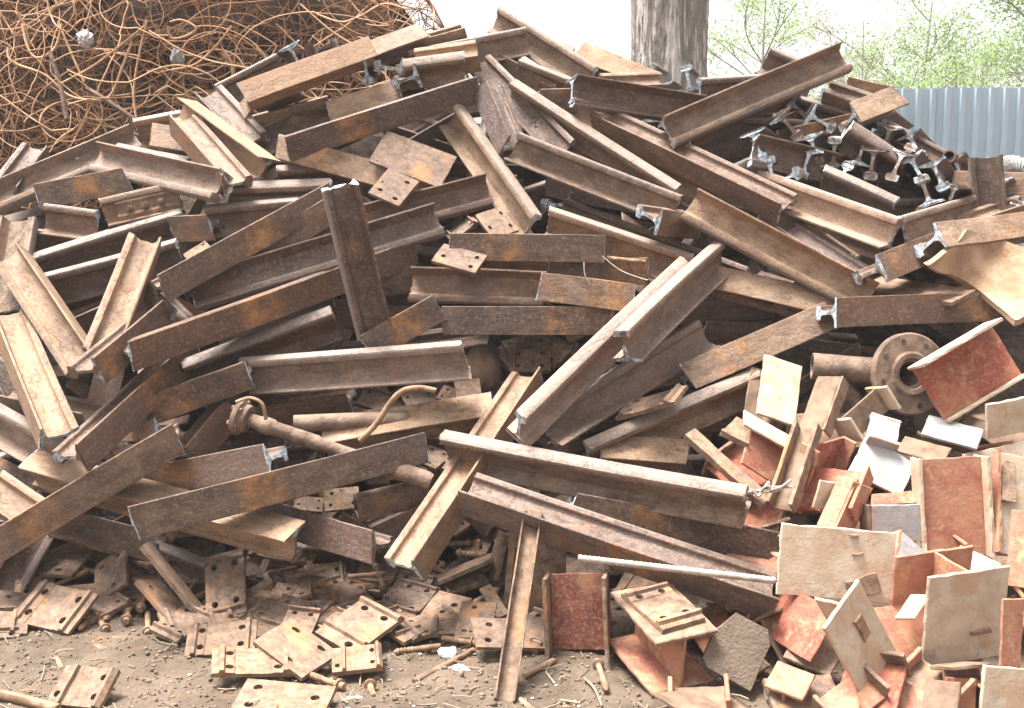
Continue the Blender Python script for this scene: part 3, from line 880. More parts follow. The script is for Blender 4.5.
 (60,520,160,545,-80,.05,.05,.3,-1,"brown rail beneath the entering brown foot"),
 (420,205,520,185,-60,.0,.0,.3,-1,"brown rail behind the drilled plates near the centre"),
 (390,120,480,150,-30,-.05,.0,.35,-1,"brown rail under the tilted rust red plate"),
 (120,158,190,172,40,.02,.05,.3,-1,"dark rail below the long bright edged rail"),
 (280,180,350,176,40,.06,.06,.45,-1,"rail head showing above the horizontal heads at upper left"),
 (780,395,850,350,-60,.05,.05,.3,-1,"dark rail foot behind the flanged pipe"),
 (660,420,760,405,-70,.12,.12,.35,-1,"brown rail between the spotted head rail and the red scrap"),
]
for a in RAILS: rail(*a)

RAIL_ENDS = [ # near end x,y ; far end seen towards ; length ; lift ; head angle ; tone ; label
 (366,70,372,60,.9,.15,-80,.3,"rail end facing the viewer under the broad beige foot, left one"),
 (388,68,392,58,.9,.12,170,.3,"rail end facing the viewer under the crest stubs, with upright foot"),
 (405,80,425,70,.9,.2,200,.35,"rail end facing the viewer above the long dark foot, right one"),
 (325,47,318,55,.9,-.1,20,.3,"small bright rail end on the crest before the wire heap"),
 (296,58,290,64,.9,-.05,-60,.35,"rail end with hooked edge on the crest left of the small bright end"),
 (556,205,575,206,.8,.1,180,.25,"small bright I shaped rail end at centre below the twin strip rail"),
 (790,127,770,131,.9,.3,-50,.4,"leftmost bright rail end of the cluster, tilted foot"),
 (822,122,806,116,.9,.2,-30,.55,"rail end with orange foot in the cluster"),
 (814,150,835,150,.9,.35,-75,.25,"bright rail end in the lower left of the cluster"),
 (834,152,842,160,.9,.36,85,.2,"small T shaped rail end in the middle of the cluster"),
 (886,140,900,150,.9,.2,-110,.3,"dark rail end high in the cluster near the fence"),
 (897,166,914,190,.9,.4,-115,.25,"bright T shaped rail end at the right of the cluster, first of three"),
 (917,170,938,196,.9,.42,-60,.25,"bright rail end at the right of the cluster, second of three"),
 (938,176,960,206,.9,.42,-65,.2,"bright rail end at the right of the cluster, third of three"),
 (657,76,668,82,.7,-.1,120,.3,"rail end pointing at the viewer at the trunk's left foot"),
 (688,78,696,84,.7,-.1,100,.25,"rail end pointing at the viewer at the trunk's right foot"),
 (757,146,800,168,.9,.42,-70,.2,"ragged bright rail end at the cluster's far left, body running right"),
 (800,112,812,104,.9,.12,-40,.3,"small rail end high on the cluster under the raised rail"),
 (850,116,868,108,.9,.05,60,.3,"dark rail end just under the wide dark rail side"),
 (862,150,890,172,.9,.35,70,.2,"rail end with light head in the cluster's centre, body running down right"),
 (872,164,898,190,.9,.38,-100,.15,"dark rail end low in the cluster's centre"),
 (771,172,800,182,.9,.36,100,.15,"small pale rail end low at the cluster's left"),
 (786,178,815,190,.9,.38,20,.2,"dark rail end under the small pale rail end"),
 (905,158,925,182,.9,.3,60,.15,"rail end tucked behind the three right rail ends"),
 (925,190,955,212,.9,.4,110,.15,"dark rail end low before the upright rail at right"),
 (878,122,905,140,.9,.1,-80,.3,"rail end beside the orange brown foot near the fence"),
 (915,146,940,168,.9,.0,-60,.3,"brown rail end against the fence above the three right ends"),
 (806,164,835,186,.9,.34,-110,.15,"dark rail end below the bright lower left end of the cluster"),
 (842,176,870,196,.9,.3,60,.1,"black rail end in the shade under the cluster"),
 (958,170,975,192,.9,.1,-70,.25,"brown rail end between the pipe end and the upright rail"),
 (882,213,910,210,.8,.3,100,.3,"bright rail end below the three right rail ends"),
 (950,200,975,214,.9,.35,-110,.2,"rail end low right of the three right ends"),
 (1004,196,1020,208,.9,.25,-70,.2,"dark rail end right of the upright rail before the fence"),
 (1012,214,1030,222,.9,.35,60,.3,"small bright rail end at the right edge above the light grey foot"),
 (94,152,80,158,.8,.02,60,.3,"small bluish rail end before the wire heap"),
 (142,182,120,186,.8,.1,60,.3,"ragged rail end under the orange edged tan rail"),
]
for a in RAIL_ENDS: rail_end(*a)
# the rail standing almost upright at the right, in front of the fence
place_rail(at(985, 158, base(985, 190) - .35), at(990, 215, base(985, 215) - .25), RGT * -1 + FWD * .5, .2, -1, "dark rail standing upright before the fence with bright cut top")

# rails seen only in the gaps; their darker tone deepens the shade there
fr = random.Random(77)
nfill = 0
while nfill < 112:
    px = fr.uniform(-20, 1044); py = fr.uniform(95, 560)
    if py < np.interp(px, [a for a, b in SIL], [b for a, b in SIL]) + 28: continue
    if px > 720 and py > 380 and px - 720 > (560 - py) * 1.2: continue
    a = fr.gauss(-8, 32) if px < 480 else fr.gauss(18, 30)
    l = fr.uniform(60, 110)
    dx, dy = math.cos(R(a)) * l, math.sin(R(a)) * l
    if min(py - dy, py + dy) < np.interp(px, [q for q, b in SIL], [b for q, b in SIL]) + 18: continue
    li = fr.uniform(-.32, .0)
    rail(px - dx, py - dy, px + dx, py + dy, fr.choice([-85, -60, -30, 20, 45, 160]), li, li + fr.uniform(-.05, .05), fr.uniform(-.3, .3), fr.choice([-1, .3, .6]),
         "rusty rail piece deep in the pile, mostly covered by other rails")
    nfill += 1

# ------------------------------------------------------------------ flat pieces: find the real pose of a plate from its surveyed corners
CAMN = np.array([0, 0, CAM_Z]); FN = np.array(FWD); UN = np.array(UPV)
def rotm(w):
    a = np.linalg.norm(w)
    if a < 1e-9: return np.eye(3)
    k = w / a; K = np.array([[0, -k[2], k[1]], [k[2], 0, -k[0]], [-k[1], k[0], 0]])
    return np.eye(3) + math.sin(a) * K + (1 - math.cos(a)) * K @ K
def proj(P):
    d = P - CAMN
    s = d @ FN
    return np.stack([512 + FPX * d[:, 0] / s, 354 - FPX * (d @ UN) / s], -1), s
def fit_quad(c, L0, W0, depth, nhint=(0, -.55, .83), wn=.6, slack=.35):
    """corners c (4 px points; edge 0-1 runs along the length) -> origin, rotation, L, W of a real flat piece of about L0 x W0"""
    c = [tuple(p) for p in c]
    area = sum(c[i][0] * c[(i + 1) % 4][1] - c[(i + 1) % 4][0] * c[i][1] for i in range(4))
    if area > 0: c = [c[1], c[0], c[3], c[2]]
    C = np.array(c, float); cen = C.mean(0)
    ex = (C[1] - C[0] + C[2] - C[3]) / 4; ey = (C[3] - C[0] + C[2] - C[1]) / 4      # the pieces are rectangles seen almost without perspective
    C = .2 * C + .8 * np.array([cen - ex - ey, cen + ex - ey, cen + ex + ey, cen - ex + ey])
    nh = np.array(nhint, float); nh /= np.linalg.norm(nh)
    loc = np.array([[-.5, -.5, 0], [.5, -.5, 0], [.5, .5, 0], [-.5, .5, 0]])
    best = None
    for nv_ in (nh, np.array([0, -1, .2]), np.array([-.6, -.7, .4]), np.array([.6, -.7, .4])):
        z = nv_ / np.linalg.norm(nv_)
        e = C[1] - C[0]; x = np.array([e[0], 0, 0]) - UN * e[1]; x = x - z * x.dot(z); x /= np.linalg.norm(x)
        R0 = np.stack([x, np.cross(z, x), z], -1)
        def build(p, R0=R0):
            d = np.array(ray(p[0], p[1])); o = CAMN + d * p[2]
            return o, R0 @ rotm(p[3:6]), L0 * math.exp(p[6]), W0 * math.exp(p[7])
        def res(p):
            o, Rm, L, W = build(p)
            P = o + (loc * np.array([L, W, 1])) @ Rm.T
            q, s = proj(P)
            return np.concatenate([((q - C) / 2.0).ravel(), [(p[2] - depth) / .10, p[6] / slack, p[7] / slack], (Rm[:, 2] - nh) * wn])
        p = np.array([cen[0], cen[1], depth, 0, 0, 0, 0, 0], float); lam = .05
        r = res(p); cost = r @ r
        stp = np.array([.5, .5, .005, .005, .005, .005, .005, .005])
        for _ in range(40):
            J = np.stack([(res(p + stp * (np.arange(8) == i)) - r) / stp[i] for i in range(8)], -1)
            A = J.T @ J; g = J.T @ r
            dp = np.linalg.solve(A + lam * np.diag(np.diag(A) + 1e-9), -g)
            r2 = res(p + dp); c2 = r2 @ r2
            if c2 < cost:
                done = cost - c2 < 1e-5 * cost and lam < .1
                p, r, cost, lam = p + dp, r2, c2, lam * .4
                if done: break
            else: lam *= 4
            if lam > 1e7: break
        if best is None or cost < best[0]: best = (cost, p.copy(), build)
    o, Rm, L, W = best[2](best[1])
    mw = Matrix.Identity(4)
    for i in range(3):
        for j in range(3): mw[i][j] = Rm[i, j]
        mw[i][3] = o[i]
    return mw, L, W

def settle(mw, L, W, below=0.0):
    """move a piece nearer until none of it is sunk in the ground"""
    lo = min((mw @ Vector((x * L / 2, y * W / 2, z))).z for x in (-1, 1) for y in (-1, 1) for z in (-below, 0))
    lo -= .012
    if lo < 0:
        k = CAM_Z / (CAM_Z - lo)
        mw = mw.copy(); mw.translation = CAMP + (mw.translation - CAMP) * k
        L, W = L * k, W * k
    return mw, L, W

# tie plates: stepped section, real holes
def plate_proto(name, L, W, section, holes, seed):
    q = random.Random(seed)
    v, f = [], []
    xs = [s[0] for s in section]; n = len(xs)
    rows = [-W / 2, -W / 4, 0, W / 4, W / 2]
    for y in rows:
        for x, z in section: v.append((x + q.uniform(-.0012, .0012), y + q.uniform(-.001, .001), z))
    m = len(rows)
    t = n * m
    for y in rows:
        for x, z in section: v.append((x, y, -.016 + .0))
    for r in range(m - 1):
        for i in range(n - 1):
            a = r * n + i
            f.append((a, a + 1, a + n + 1, a + n)); f.append((t + a, t + a + n, t + a + n + 1, t + a + 1))
    for i in range(n - 1):
        f.append((i, t + i, t + i + 1, i + 1)); a = (m - 1) * n + i; f.append((a, a + 1, t + a + 1, t + a))
    for r in range(m - 1):
        a = r * n; f.append((a, a + n, t + a + n, t + a)); a = r * n + n - 1; f.append((a, t + a, t + a + n, a + n))
    me = mesh(name, v, f)
    ob = bpy.data.objects.new(name, me); COL.objects.link(ob)
    bm = bmesh.new()
    for hx_, hy_, r in holes:
        rr = bmesh.ops.create_cone(bm, cap_ends=True, segments=14, radius1=r, radius2=r, depth=.2)
        bmesh.ops.translate(bm, verts=rr['verts'], vec=(hx_, hy_, 0))
    cm = bpy.data.meshes.new("hole"); bm.to_mesh(cm); bm.free()
    co = bpy.data.objects.new("hole", cm); COL.objects.link(co)
    md = ob.modifiers.new("b", 'BOOLEAN'); md.operation = 'DIFFERENCE'; md.object = co; md.solver = 'EXACT'
    dg = bpy.context.evaluated_depsgraph_get()
    out = bpy.data.meshes.new_from_object(ob.evaluated_get(dg)); out.name = name
    bpy.data.objects.remove(ob); bpy.data.objects.remove(co)
    out.materials.clear()
    return out
TL, TW = .30, .19
SEC = [(-.15, .0), (-.128, .004), (-.122, .017), (-.108, .017), (-.102, .005), (-.072, .004), (-.066, .000), (.066, .000), (.072, .004), (.102, .005), (.108, .017), (.122, .017), (.128, .004), (.15, .0)]
SEC1 = [(-.15, .002), (-.09, .002), (-.085, .016), (-.072, .016), (-.066, .002), (.066, .002), (.11, .002), (.116, .016), (.13, .016), (.15, .0)]
FLAT = [(-.15, 0), (-.05, .0), (.05, 0), (.15, 0)]
PR = {
 'A': plate_proto("tie_plate", TL, TW, SEC, [(-.087, -.05, .0155), (-.087, .05, .0155), (.087, .05, .0155), (.087, -.05, .0155)], 1),
 'B': plate_proto("tie_plate", TL, TW, SEC1, [(-.118, -.045, .0165), (.09, .05, .0155), (.09, -.045, .0155)], 2),
 'F': plate_proto("drilled_plate", TL, TW, FLAT, [(-.10, .05, .0155), (-.10, -.05, .0155), (.10, .02, .0155)], 3),
 'G': plate_proto("drilled_plate", TL, TW, FLAT, [(-.09, .045, .0155), (.08, -.05, .0155), (.10, .05, .0155), (.0, -.07, .008)], 4),
 'N': plate_proto("flat_plate", TL, TW, FLAT, [(.12, .08, .004)], 5),
 'O': plate_proto("drilled_plate", TL, TW, FLAT, [(-.09, .02, .016)], 6),
}
for k in PR: PR[k].materials.append(M['plate'])
def plate(c, kind, lift, tone, label, L0=.30, W0=.19, nh=(0, -.55, .83), surf=base, group=None, name=None, wn=2.6, slack=.5):
    cx = sum(p[0] for p in c) / 4; cy = sum(p[1] for p in c) / 4
    if math.dist(c[0], c[1]) < .6 * math.dist(c[1], c[2]): c = c[1:] + c[:1]
    mw, L, W = fit_quad(c, L0, W0, surf(cx, cy) - lift, nh, wn, slack)
    mw, L, W = settle(mw, L, W, .016)
    o = bpy.data.objects.new(name or PR[kind].name.split('.')[0], PR[kind]); COL.objects.link(o)
    o.matrix_world = mw @ Matrix.Diagonal((L / TL, W / TW, 1, 1))
    o["tone"] = tone * .8 - .05
    tag(o, label, "plate", group)
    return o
TG = "tie plates strewn at the foot of the pile"
TIE = [
 ([(8,621),(69,632),(97,596),(42,579)],'A',.03,.7,"ridged tie plate with four holes lying lowest of the cluster at far left"),
 ([(318,632),(350,655),(408,617),(362,597)],'B',.05,.75,"ridged tie plate leaning in the middle of the foreground with orange centre"),
 ([(394,604),(449,624),(475,596),(412,587)],'F',.04,.8,"flat drilled plate right of the orange centred tie plate"),
 ([(331,672),(384,668),(380,643),(333,650)],'B',.02,.85,"small tan tie plate below the orange centred one"),
 ([(253,641),(291,618),(339,653),(302,678)],'F',.04,.75,"square drilled plate with ribs at bottom centre left"),
 ([(210,671),(297,676),(292,646),(214,651)],'A',.03,.9,"long pale tie plate with ribbed right end at bottom left of centre"),
 ([(185,658),(254,649),(258,621),(188,624)],'A',.02,.75,"orange tinted tie plate under the standing drilled plate"),
 ([(228,713),(322,717),(335,689),(249,676)],'F',.02,.7,"drilled plate cut by the bottom edge left of centre"),
 ([(48,704),(97,708),(121,670),(65,665)],'B',.02,.7,"single tie plate lying alone on the soil at lower left"),
 ([(206,621),(205,559),(243,546),(247,613)],'A',.08,.6,"tie plate standing upright with three holes at lower left"),
 ([(27,574),(54,543),(95,550),(72,574)],'F',.04,.75,"tilted drilled plate high in the far left cluster"),
 ([(96,604),(93,568),(127,542),(124,584)],'F',.08,.6,"drilled plate leaning steeply left of centre in the left cluster"),
 ([(137,579),(158,580),(202,624),(175,629)],'F',.06,.45,"brown drilled plate sliding down to the soil at lower left"),
 ([(143,545),(150,541),(208,612),(202,619)],'N',.1,.7,"plate seen almost on edge lying over the brown drilled plate"),
 ([(162,560),(205,559),(205,583),(181,583)],'G',.03,.5,"drilled plate mostly hidden behind the upright tie plate"),
 ([(129,555),(161,542),(195,550),(142,566)],'F',.03,.6,"drilled plate lying high under the speckled long foot"),
 ([(28,550),(56,530),(72,539),(42,558)],'G',.02,.5,"dark drilled plate at the top of the far left cluster"),
 ([(0,570),(20,550),(41,552),(17,580)],'B',.04,.55,"grey tie plate cut by the left edge"),
 ([(71,540),(75,521),(113,538),(110,549)],'N',.08,.7,"thick plate end sticking out under the entering brown foot"),
 ([(246,590),(278,573),(296,576),(262,596)],'N',.03,.8,"pale plate lying edge on under the pale upturned foot"),
 ([(250,600),(318,578),(304,596),(262,608)],'F',.07,.85,"pale plate with a broken corner resting on other plates"),
 ([(248,607),(318,616),(337,598),(262,600)],'F',.04,.9,"pale flat plate under the one with a broken corner"),
 ([(298,567),(350,560),(343,595),(312,595)],'A',.03,.6,"ridged tie plate half hidden above the orange centred one"),
 ([(482,647),(466,617),(546,620),(546,648)],'G',.03,.55,"grey brown drilled plate behind the standing channel"),
 ([(431,583),(483,563),(484,583),(448,594)],'A',.04,.75,"ribbed tie plate right of the leaning front rail"),
 ([(431,577),(492,552),(489,559),(442,580)],'N',.08,.7,"plate seen on edge above the ribbed tie plate"),
 ([(486,571),(499,531),(504,535),(496,581)],'N',.08,.7,"narrow plate standing on edge left of the standing channel"),
 ([(467,553),(484,522),(502,525),(485,553)],'F',-.02,.2,"dark drilled plate in shade above the ribbed tie plate"),
 ([(479,588),(491,585),(507,612),(499,619)],'N',.04,.8,"tan plate strip left of the channel's middle"),
 ([(352,600),(340,618),(316,606),(330,590)],'N',-.02,.35,"dark plate wedged behind the orange centred tie plate"),
]
for c, k, li, tn, lab in TIE: plate(c, k, li, tn, lab, group=TG, surf=base)
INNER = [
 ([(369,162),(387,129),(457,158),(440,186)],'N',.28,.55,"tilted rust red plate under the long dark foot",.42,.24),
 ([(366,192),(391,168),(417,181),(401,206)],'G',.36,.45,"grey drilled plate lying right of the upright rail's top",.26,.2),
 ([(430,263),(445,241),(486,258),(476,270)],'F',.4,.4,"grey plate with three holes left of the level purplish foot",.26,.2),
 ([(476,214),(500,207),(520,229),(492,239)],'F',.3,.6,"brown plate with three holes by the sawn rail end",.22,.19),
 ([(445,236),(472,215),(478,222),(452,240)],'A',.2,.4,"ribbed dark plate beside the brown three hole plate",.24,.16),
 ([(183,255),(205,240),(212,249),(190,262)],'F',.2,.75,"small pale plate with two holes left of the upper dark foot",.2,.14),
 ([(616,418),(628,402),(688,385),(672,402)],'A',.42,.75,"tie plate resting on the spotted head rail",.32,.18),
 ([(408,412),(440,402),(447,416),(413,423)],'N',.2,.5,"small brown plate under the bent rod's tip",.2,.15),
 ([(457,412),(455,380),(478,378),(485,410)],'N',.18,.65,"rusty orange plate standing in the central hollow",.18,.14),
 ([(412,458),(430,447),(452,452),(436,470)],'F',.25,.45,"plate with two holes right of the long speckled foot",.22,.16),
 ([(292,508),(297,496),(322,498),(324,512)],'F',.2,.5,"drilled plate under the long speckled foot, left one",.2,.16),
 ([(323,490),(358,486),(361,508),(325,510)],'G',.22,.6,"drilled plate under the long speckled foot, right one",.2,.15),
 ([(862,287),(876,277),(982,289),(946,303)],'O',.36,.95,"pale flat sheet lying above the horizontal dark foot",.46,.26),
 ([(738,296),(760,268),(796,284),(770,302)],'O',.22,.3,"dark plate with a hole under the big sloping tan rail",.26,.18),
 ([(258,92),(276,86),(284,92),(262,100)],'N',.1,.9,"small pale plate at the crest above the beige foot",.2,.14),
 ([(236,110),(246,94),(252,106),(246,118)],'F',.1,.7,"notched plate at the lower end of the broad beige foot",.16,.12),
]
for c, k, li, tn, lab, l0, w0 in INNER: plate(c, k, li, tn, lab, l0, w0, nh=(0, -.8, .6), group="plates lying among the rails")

# more tie plates under and between those
tq = random.Random(17)
for i in range(62):
    px = tq.uniform(-10, 640) if i % 4 else tq.uniform(240, 500); py = tq.uniform(548, 628) if px < 300 else tq.uniform(560, 632)
    a = tq.uniform(0, math.pi); l = tq.uniform(26, 34); w = l * tq.uniform(.5, .65)
    ux, uy = math.cos(a) * l, math.sin(a) * l * .55; vx, vy = -math.sin(a) * w, math.cos(a) * w * .55
    plate([(px - ux - vx, py - uy - vy), (px + ux - vx, py + uy - vy), (px + ux + vx, py + uy + vy), (px - ux + vx, py - uy + vy)], tq.choice('AAFBG'), tq.uniform(-.10, .0), tq.uniform(.3, .8),
          "rusty tie plate half buried among others at the foot of the pile", .27, .17, nh=(tq.uniform(-.3, .3), -.4, .85), group="tie plates half buried at the foot of the pile")

# small plate scraps in the dark hollows
sq = random.Random(5)
for px, py in [(372,402),(384,418),(398,428),(420,398),(452,395),(470,400),(498,392),(512,402),(330,410),(345,420),(300,440),(440,430),(458,440),(380,470),(420,490),(405,498),(500,545),(512,540),(450,520),(545,350),(560,345),(530,360),(590,355),(640,375),(700,430),(720,420),(735,350),(790,345),(300,412),(282,400),(120,455),(100,470),(340,470),(520,345)]:
    a = sq.uniform(0, math.pi); l = sq.uniform(13, 22); w = l * sq.uniform(.5, .8)
    ux, uy = math.cos(a) * l, math.sin(a) * l * .7; vx, vy = -math.sin(a) * w, math.cos(a) * w * .7
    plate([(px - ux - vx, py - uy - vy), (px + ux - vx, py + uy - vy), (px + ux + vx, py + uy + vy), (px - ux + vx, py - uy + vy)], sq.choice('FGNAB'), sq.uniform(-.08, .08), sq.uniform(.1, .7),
          "small rusty plate lying loose in a dark hollow between the rails", .16, .11, nh=(0, -.7, .7), group="loose plates in the hollows")

CUTS = True
# ------------------------------------------------------------------ cut beam pieces at the right: webs and flanges
def slab(name, L, W, t, seed, jag=.0018, cut=None, org=(0, 0)):
    """plate with uneven torch cut edges, centred on org in its plane, z 0..-t"""
    q = random.Random(seed); out = []
    n = 7
    cs = [(-L / 2, -W / 2), (L / 2, -W / 2), (L / 2, W / 2), (-L / 2, W / 2)]
    if cut:
        cs = [(x * L, y * W) for x, y in cut]
    k = len(cs)
    for i in range(k):
        a, b = cs[i], cs[(i + 1) % k]
        ln = math.hypot(b[0] - a[0], b[1] - a[1]); n = max(2, int(ln / .03))
        for j in range(n):
            u = j / n; s = jag if j else jag * .5
            out.append((a[0] + (b[0] - a[0]) * u + q.uniform(-s, s) + org[0], a[1] + (b[1] - a[1]) * u + q.uniform(-s, s) + org[1]))
    m = len(out); ch = min(.003, t * .25)
    cx, cy = sum(p[0] for p in out) / m, sum(p[1] for p in out) / m
    def ins(p, d):
        l = math.hypot(p[0] - cx, p[1] - cy) + 1e-6
        return (cx + (p[0] - cx) * (1 - d / l), cy + (p[1] - cy) * (1 - d / l))
    v = [(*ins(p, ch), 0) for p in out] + [(*p, -ch) for p in out] + [(p[0] + q.uniform(-.002, .002), p[1] + q.uniform(-.002, .002), -t + ch) for p in out] + [(*ins(p, ch), -t) for p in out]
    f = [tuple(range(m)), tuple(range(4 * m - 1, 3 * m - 1, -1))]
    for r in range(3):
        for i in range(m):
            j = (i + 1) % m
            f.append((r * m + i, (r + 1) * m + i, (r + 1) * m + j, r * m + j))
    return mesh(name, v, f)

BG = "cut beam pieces with primer paint at the right"
NB = [0]
def linkt(*a, **k):
    o = link(*a, **k); o["tone"] = .6; return o
def beam(c, kind, lift, mats, label, L0=.24, W0=.24, nh=(0, -.75, .66), surf=heap, t=.010, fl=(.07, .07, .07, .07), back=.2, axis='y', cut=None, wn=1.6, slack=.4, tone=.6):
    """kind 'web': corners are the web, flanges stand along edges 1-2 and 3-0 (fl = left front, left back, right front, right back);
       'flange': corners are the outer face of a flange, a web and a second flange lie behind; 'plate': flat piece"""
    NB[0] += 1; sd_ = 4000 + NB[0] * 10
    cx = sum(p[0] for p in c) / 4; cy = sum(p[1] for p in c) / 4
    mw, L, W = fit_quad(c, L0, W0, surf(cx, cy) - lift, nh, wn, slack)
    mw, L, W = settle(mw, L, W, back * .9 if kind == 'flange' else t)
    main, side = mats
    if kind == 'plate':
        o = link("steel_plate", slab("steel_plate", L, W, t, sd_, cut=cut), M[main]); o.matrix_world = mw
        o["tone"] = .6
        return tag(o, label, "plate", BG)
    root = empty("beam_piece", mw)
    tag(root, label, "beam", BG)

    if kind == 'web':
        linkt("web", slab("web", L, W, t, sd_), M[main], root)
        for sgn, (fr_, bk) in ((-1, fl[:2]), (1, fl[2:])):
            if fr_ + bk <= 0: continue
            o = linkt("flange", slab("flange", fr_ + bk + t, W * 1.004, t * 1.4, sd_ + 3 + sgn, org=((fr_ - bk) / 2 - t / 2, 0)), M[side], root)
            # flange local x -> web z, flange z -> web +-x
            if sgn > 0: o.matrix_local = Matrix(((0, 0, 1, L / 2 + t * 1.4), (0, 1, 0, 0), (1, 0, 0, 0), (0, 0, 0, 1)))
            else: o.matrix_local = Matrix(((0, 0, -1, -L / 2 - t * 1.4), (0, 1, 0, 0), (1, 0, 0, 0), (0, 0, 0, 1)))
            if sgn > 0: o.matrix_local = Matrix(((0, 0, 1, L / 2 + t * 1.4), (0, -1, 0, 0), (1, 0, 0, 0), (0, 0, 0, 1)))
    elif kind == 'flange':
        linkt("flange", slab("flange", L, W, t * 1.4, sd_, cut=cut), M[main], root)
        if axis == 'y':
            o = linkt("web", slab("web", back, W * .99, t, sd_ + 1, org=(-back / 2, 0)), M[side], root)
            o.matrix_local = Matrix(((0, 0, 1, t / 2), (0, -1, 0, 0), (1, 0, 0, -t * 1.4), (0, 0, 0, 1)))
        else:
            o = linkt("web", slab("web", L * .99, back, t, sd_ + 1, org=(0, -back / 2)), M[side], root)
            o.matrix_local = Matrix(((1, 0, 0, 0), (0, 0, -1, -t / 2), (0, 1, 0, -t * 1.4), (0, 0, 0, 1)))
        if back > .1:
            o = linkt("flange", slab("flange", L, W, t * 1.4, sd_ + 2), M[side], root)
            o.matrix_local = Matrix.Translation((0, 0, -back - t * 1.4))
    elif kind == 'angle':
        linkt("leaf", slab("leaf", L, W, t, sd_), M[main], root)
        o = linkt("leaf", slab("leaf", back, W, t, sd_ + 1, org=(-back / 2, 0)), M[side], root)
        o.matrix_local = Matrix(((0, 0, 1, L / 2 + t), (0, -1, 0, 0), (1, 0, 0, 0), (0, 0, 0, 1)))
    return root

beam([(757,411),(795,428),(803,364),(765,356)],'flange',.0,('cream','brown'),"upright pale steel block left of the flanged pipe",.17,.27,(-.1,-.9,.35),back=.12)
beam([(798,425),(822,433),(841,372),(818,380)],'angle',.0,('brown','plate'),"dark brown angle piece standing beside the pale block",.12,.26,(-.2,-.9,.3),back=.06)
beam([(857,442),(888,408),(877,390),(841,416)],'web',-.02,('brown','cream'),"dark beam piece with two pale flange edges below the flanged pipe",.19,.15,(-.1,-.7,.6),fl=(.06,.06,.06,.06))
beam([(912,370),(945,420),(1021,374),(992,324)],'web',.14,('red','cream'),"large red primer beam piece tilted beside the pipe flange",.26,.36,(-.1,-.85,.5),fl=(.10,.03,.03,.06))
beam([(987,436),(987,408),(1030,393),(1030,434)],'flange',.1,('cream','brown'),"rusty cream beam end at the right edge below the large red piece",.13,.19,(0,-.8,.5),back=.1)
beam([(922,434),(976,448),(985,430),(928,414)],'flange',.04,('white','brown'),"white painted flange lying under the large red piece",.25,.13,(0,-.5,.85),back=.08,axis='x')
beam([(866,440),(872,414),(900,424),(897,448)],'web',.0,('white','white'),"white painted beam corner below the pipe flange",.12,.14,(-.2,-.7,.7),fl=(.0,.04,.05,.02))
beam([(897,453),(942,462),(953,450),(904,434)],'plate',.03,('brown','brown'),"brown flat strip in front of the white flange",.22,.1,(0,-.8,.6))
beam([(851,470),(898,498),(921,461),(863,437)],'flange',-.02,('white','redtan'),"large white flat flange with a rusty crack in the scrap heap",.25,.2,(-.05,-.8,.6),back=.1)
beam([(744,463),(778,488),(793,446),(752,420)],'web',.0,('redtan','cream'),"red beam piece with cream upper flange at the scrap heap's left",.21,.18,(-.2,-.8,.55),fl=(.0,.0,.0,.0))
beam([(741,408),(800,441),(794,452),(748,426)],'plate',.06,('cream','cream'),"cream flange strip lying on the left red beam piece",.28,.10,(.0,-.55,.83))
beam([(694,428),(774,498),(762,504),(686,434)],'plate',.06,('plate','plate'),"pale rusty bar end slanting at the end of the long front rail",.40,.06,(.2,-.8,.55),t=.03)
beam([(722,432),(736,416),(764,430),(748,446)],'web',.02,('plate','plate'),"small tan clip with a slot left of the red beam pieces",.16,.12,(.0,-.7,.7),fl=(.0,.0,.02,.0))
beam([(774,509),(791,510),(819,430),(800,427)],'web',.07,('brown','plate'),"dirt filled channel standing between the red pieces",.08,.34,(-.1,-.85,.5),fl=(.05,.0,.05,.0),t=.01)
beam([(796,494),(834,466),(842,446),(815,438)],'web',-.03,('red','redtan'),"dark red web behind the dirt filled channel",.18,.13,(.1,-.8,.6),fl=(.04,.03,.05,.0))
beam([(798,513),(852,511),(868,478),(818,461)],'web',.02,('red','redtan'),"red piece with open tan middle at the scrap heap's centre",.22,.18,(-.1,-.8,.6),fl=(.0,.03,.05,.02))
beam([(812,508),(832,511),(838,484),(822,480)],'plate',.06,('cream','cream'),"tan bent tab in front of the open red piece",.1,.12,(.2,-.8,.55))
beam([(816,526),(833,528),(855,479),(839,475)],'angle',.09,('redtan','redtan'),"light red angle with two leaves in the scrap heap's centre",.08,.21,(-.35,-.85,.4),back=.10)
beam([(834,527),(855,528),(872,492),(855,478)],'plate',.07,('redtan','redtan'),"light red leaf leaning right against the angle",.1,.19,(.2,-.9,.35))
beam([(872,542),(922,541),(922,504),(872,506)],'web',.04,('white','brown'),"white channel piece with dark open top",.21,.16,(0,-.9,.4),fl=(.0,.06,.0,.06))
beam([(868,506),(922,502),(918,490),(874,494)],'plate',.0,('red','red'),"dark red lip behind the white channel piece",.2,.06,(0,-.5,.8))
beam([(925,558),(987,557),(980,455),(921,460)],'web',.06,('redtan','cream'),"tall faded red beam panel at the right of the scrap heap",.26,.42,(-.1,-.93,.3),fl=(.02,.05,.05,.05))
beam([(1000,556),(1034,556),(1034,462),(995,448)],'web',.05,('cream','redtan'),"pale beam panel right of the tall faded red one",.16,.42,(.1,-.93,.3),fl=(.02,.0,.02,.0))
beam([(1002,500),(1017,503),(1014,462),(1000,458)],'plate',.12,('plate','cream'),"small dirty bracket hanging on the pale beam panel",.07,.17,(-.4,-.85,.3))
beam([(1004,575),(1040,600),(1046,500),(1012,520)],'plate',.16,('redtan','red'),"red flange leaning at the right edge",.16,.36,(-.4,-.85,.3))
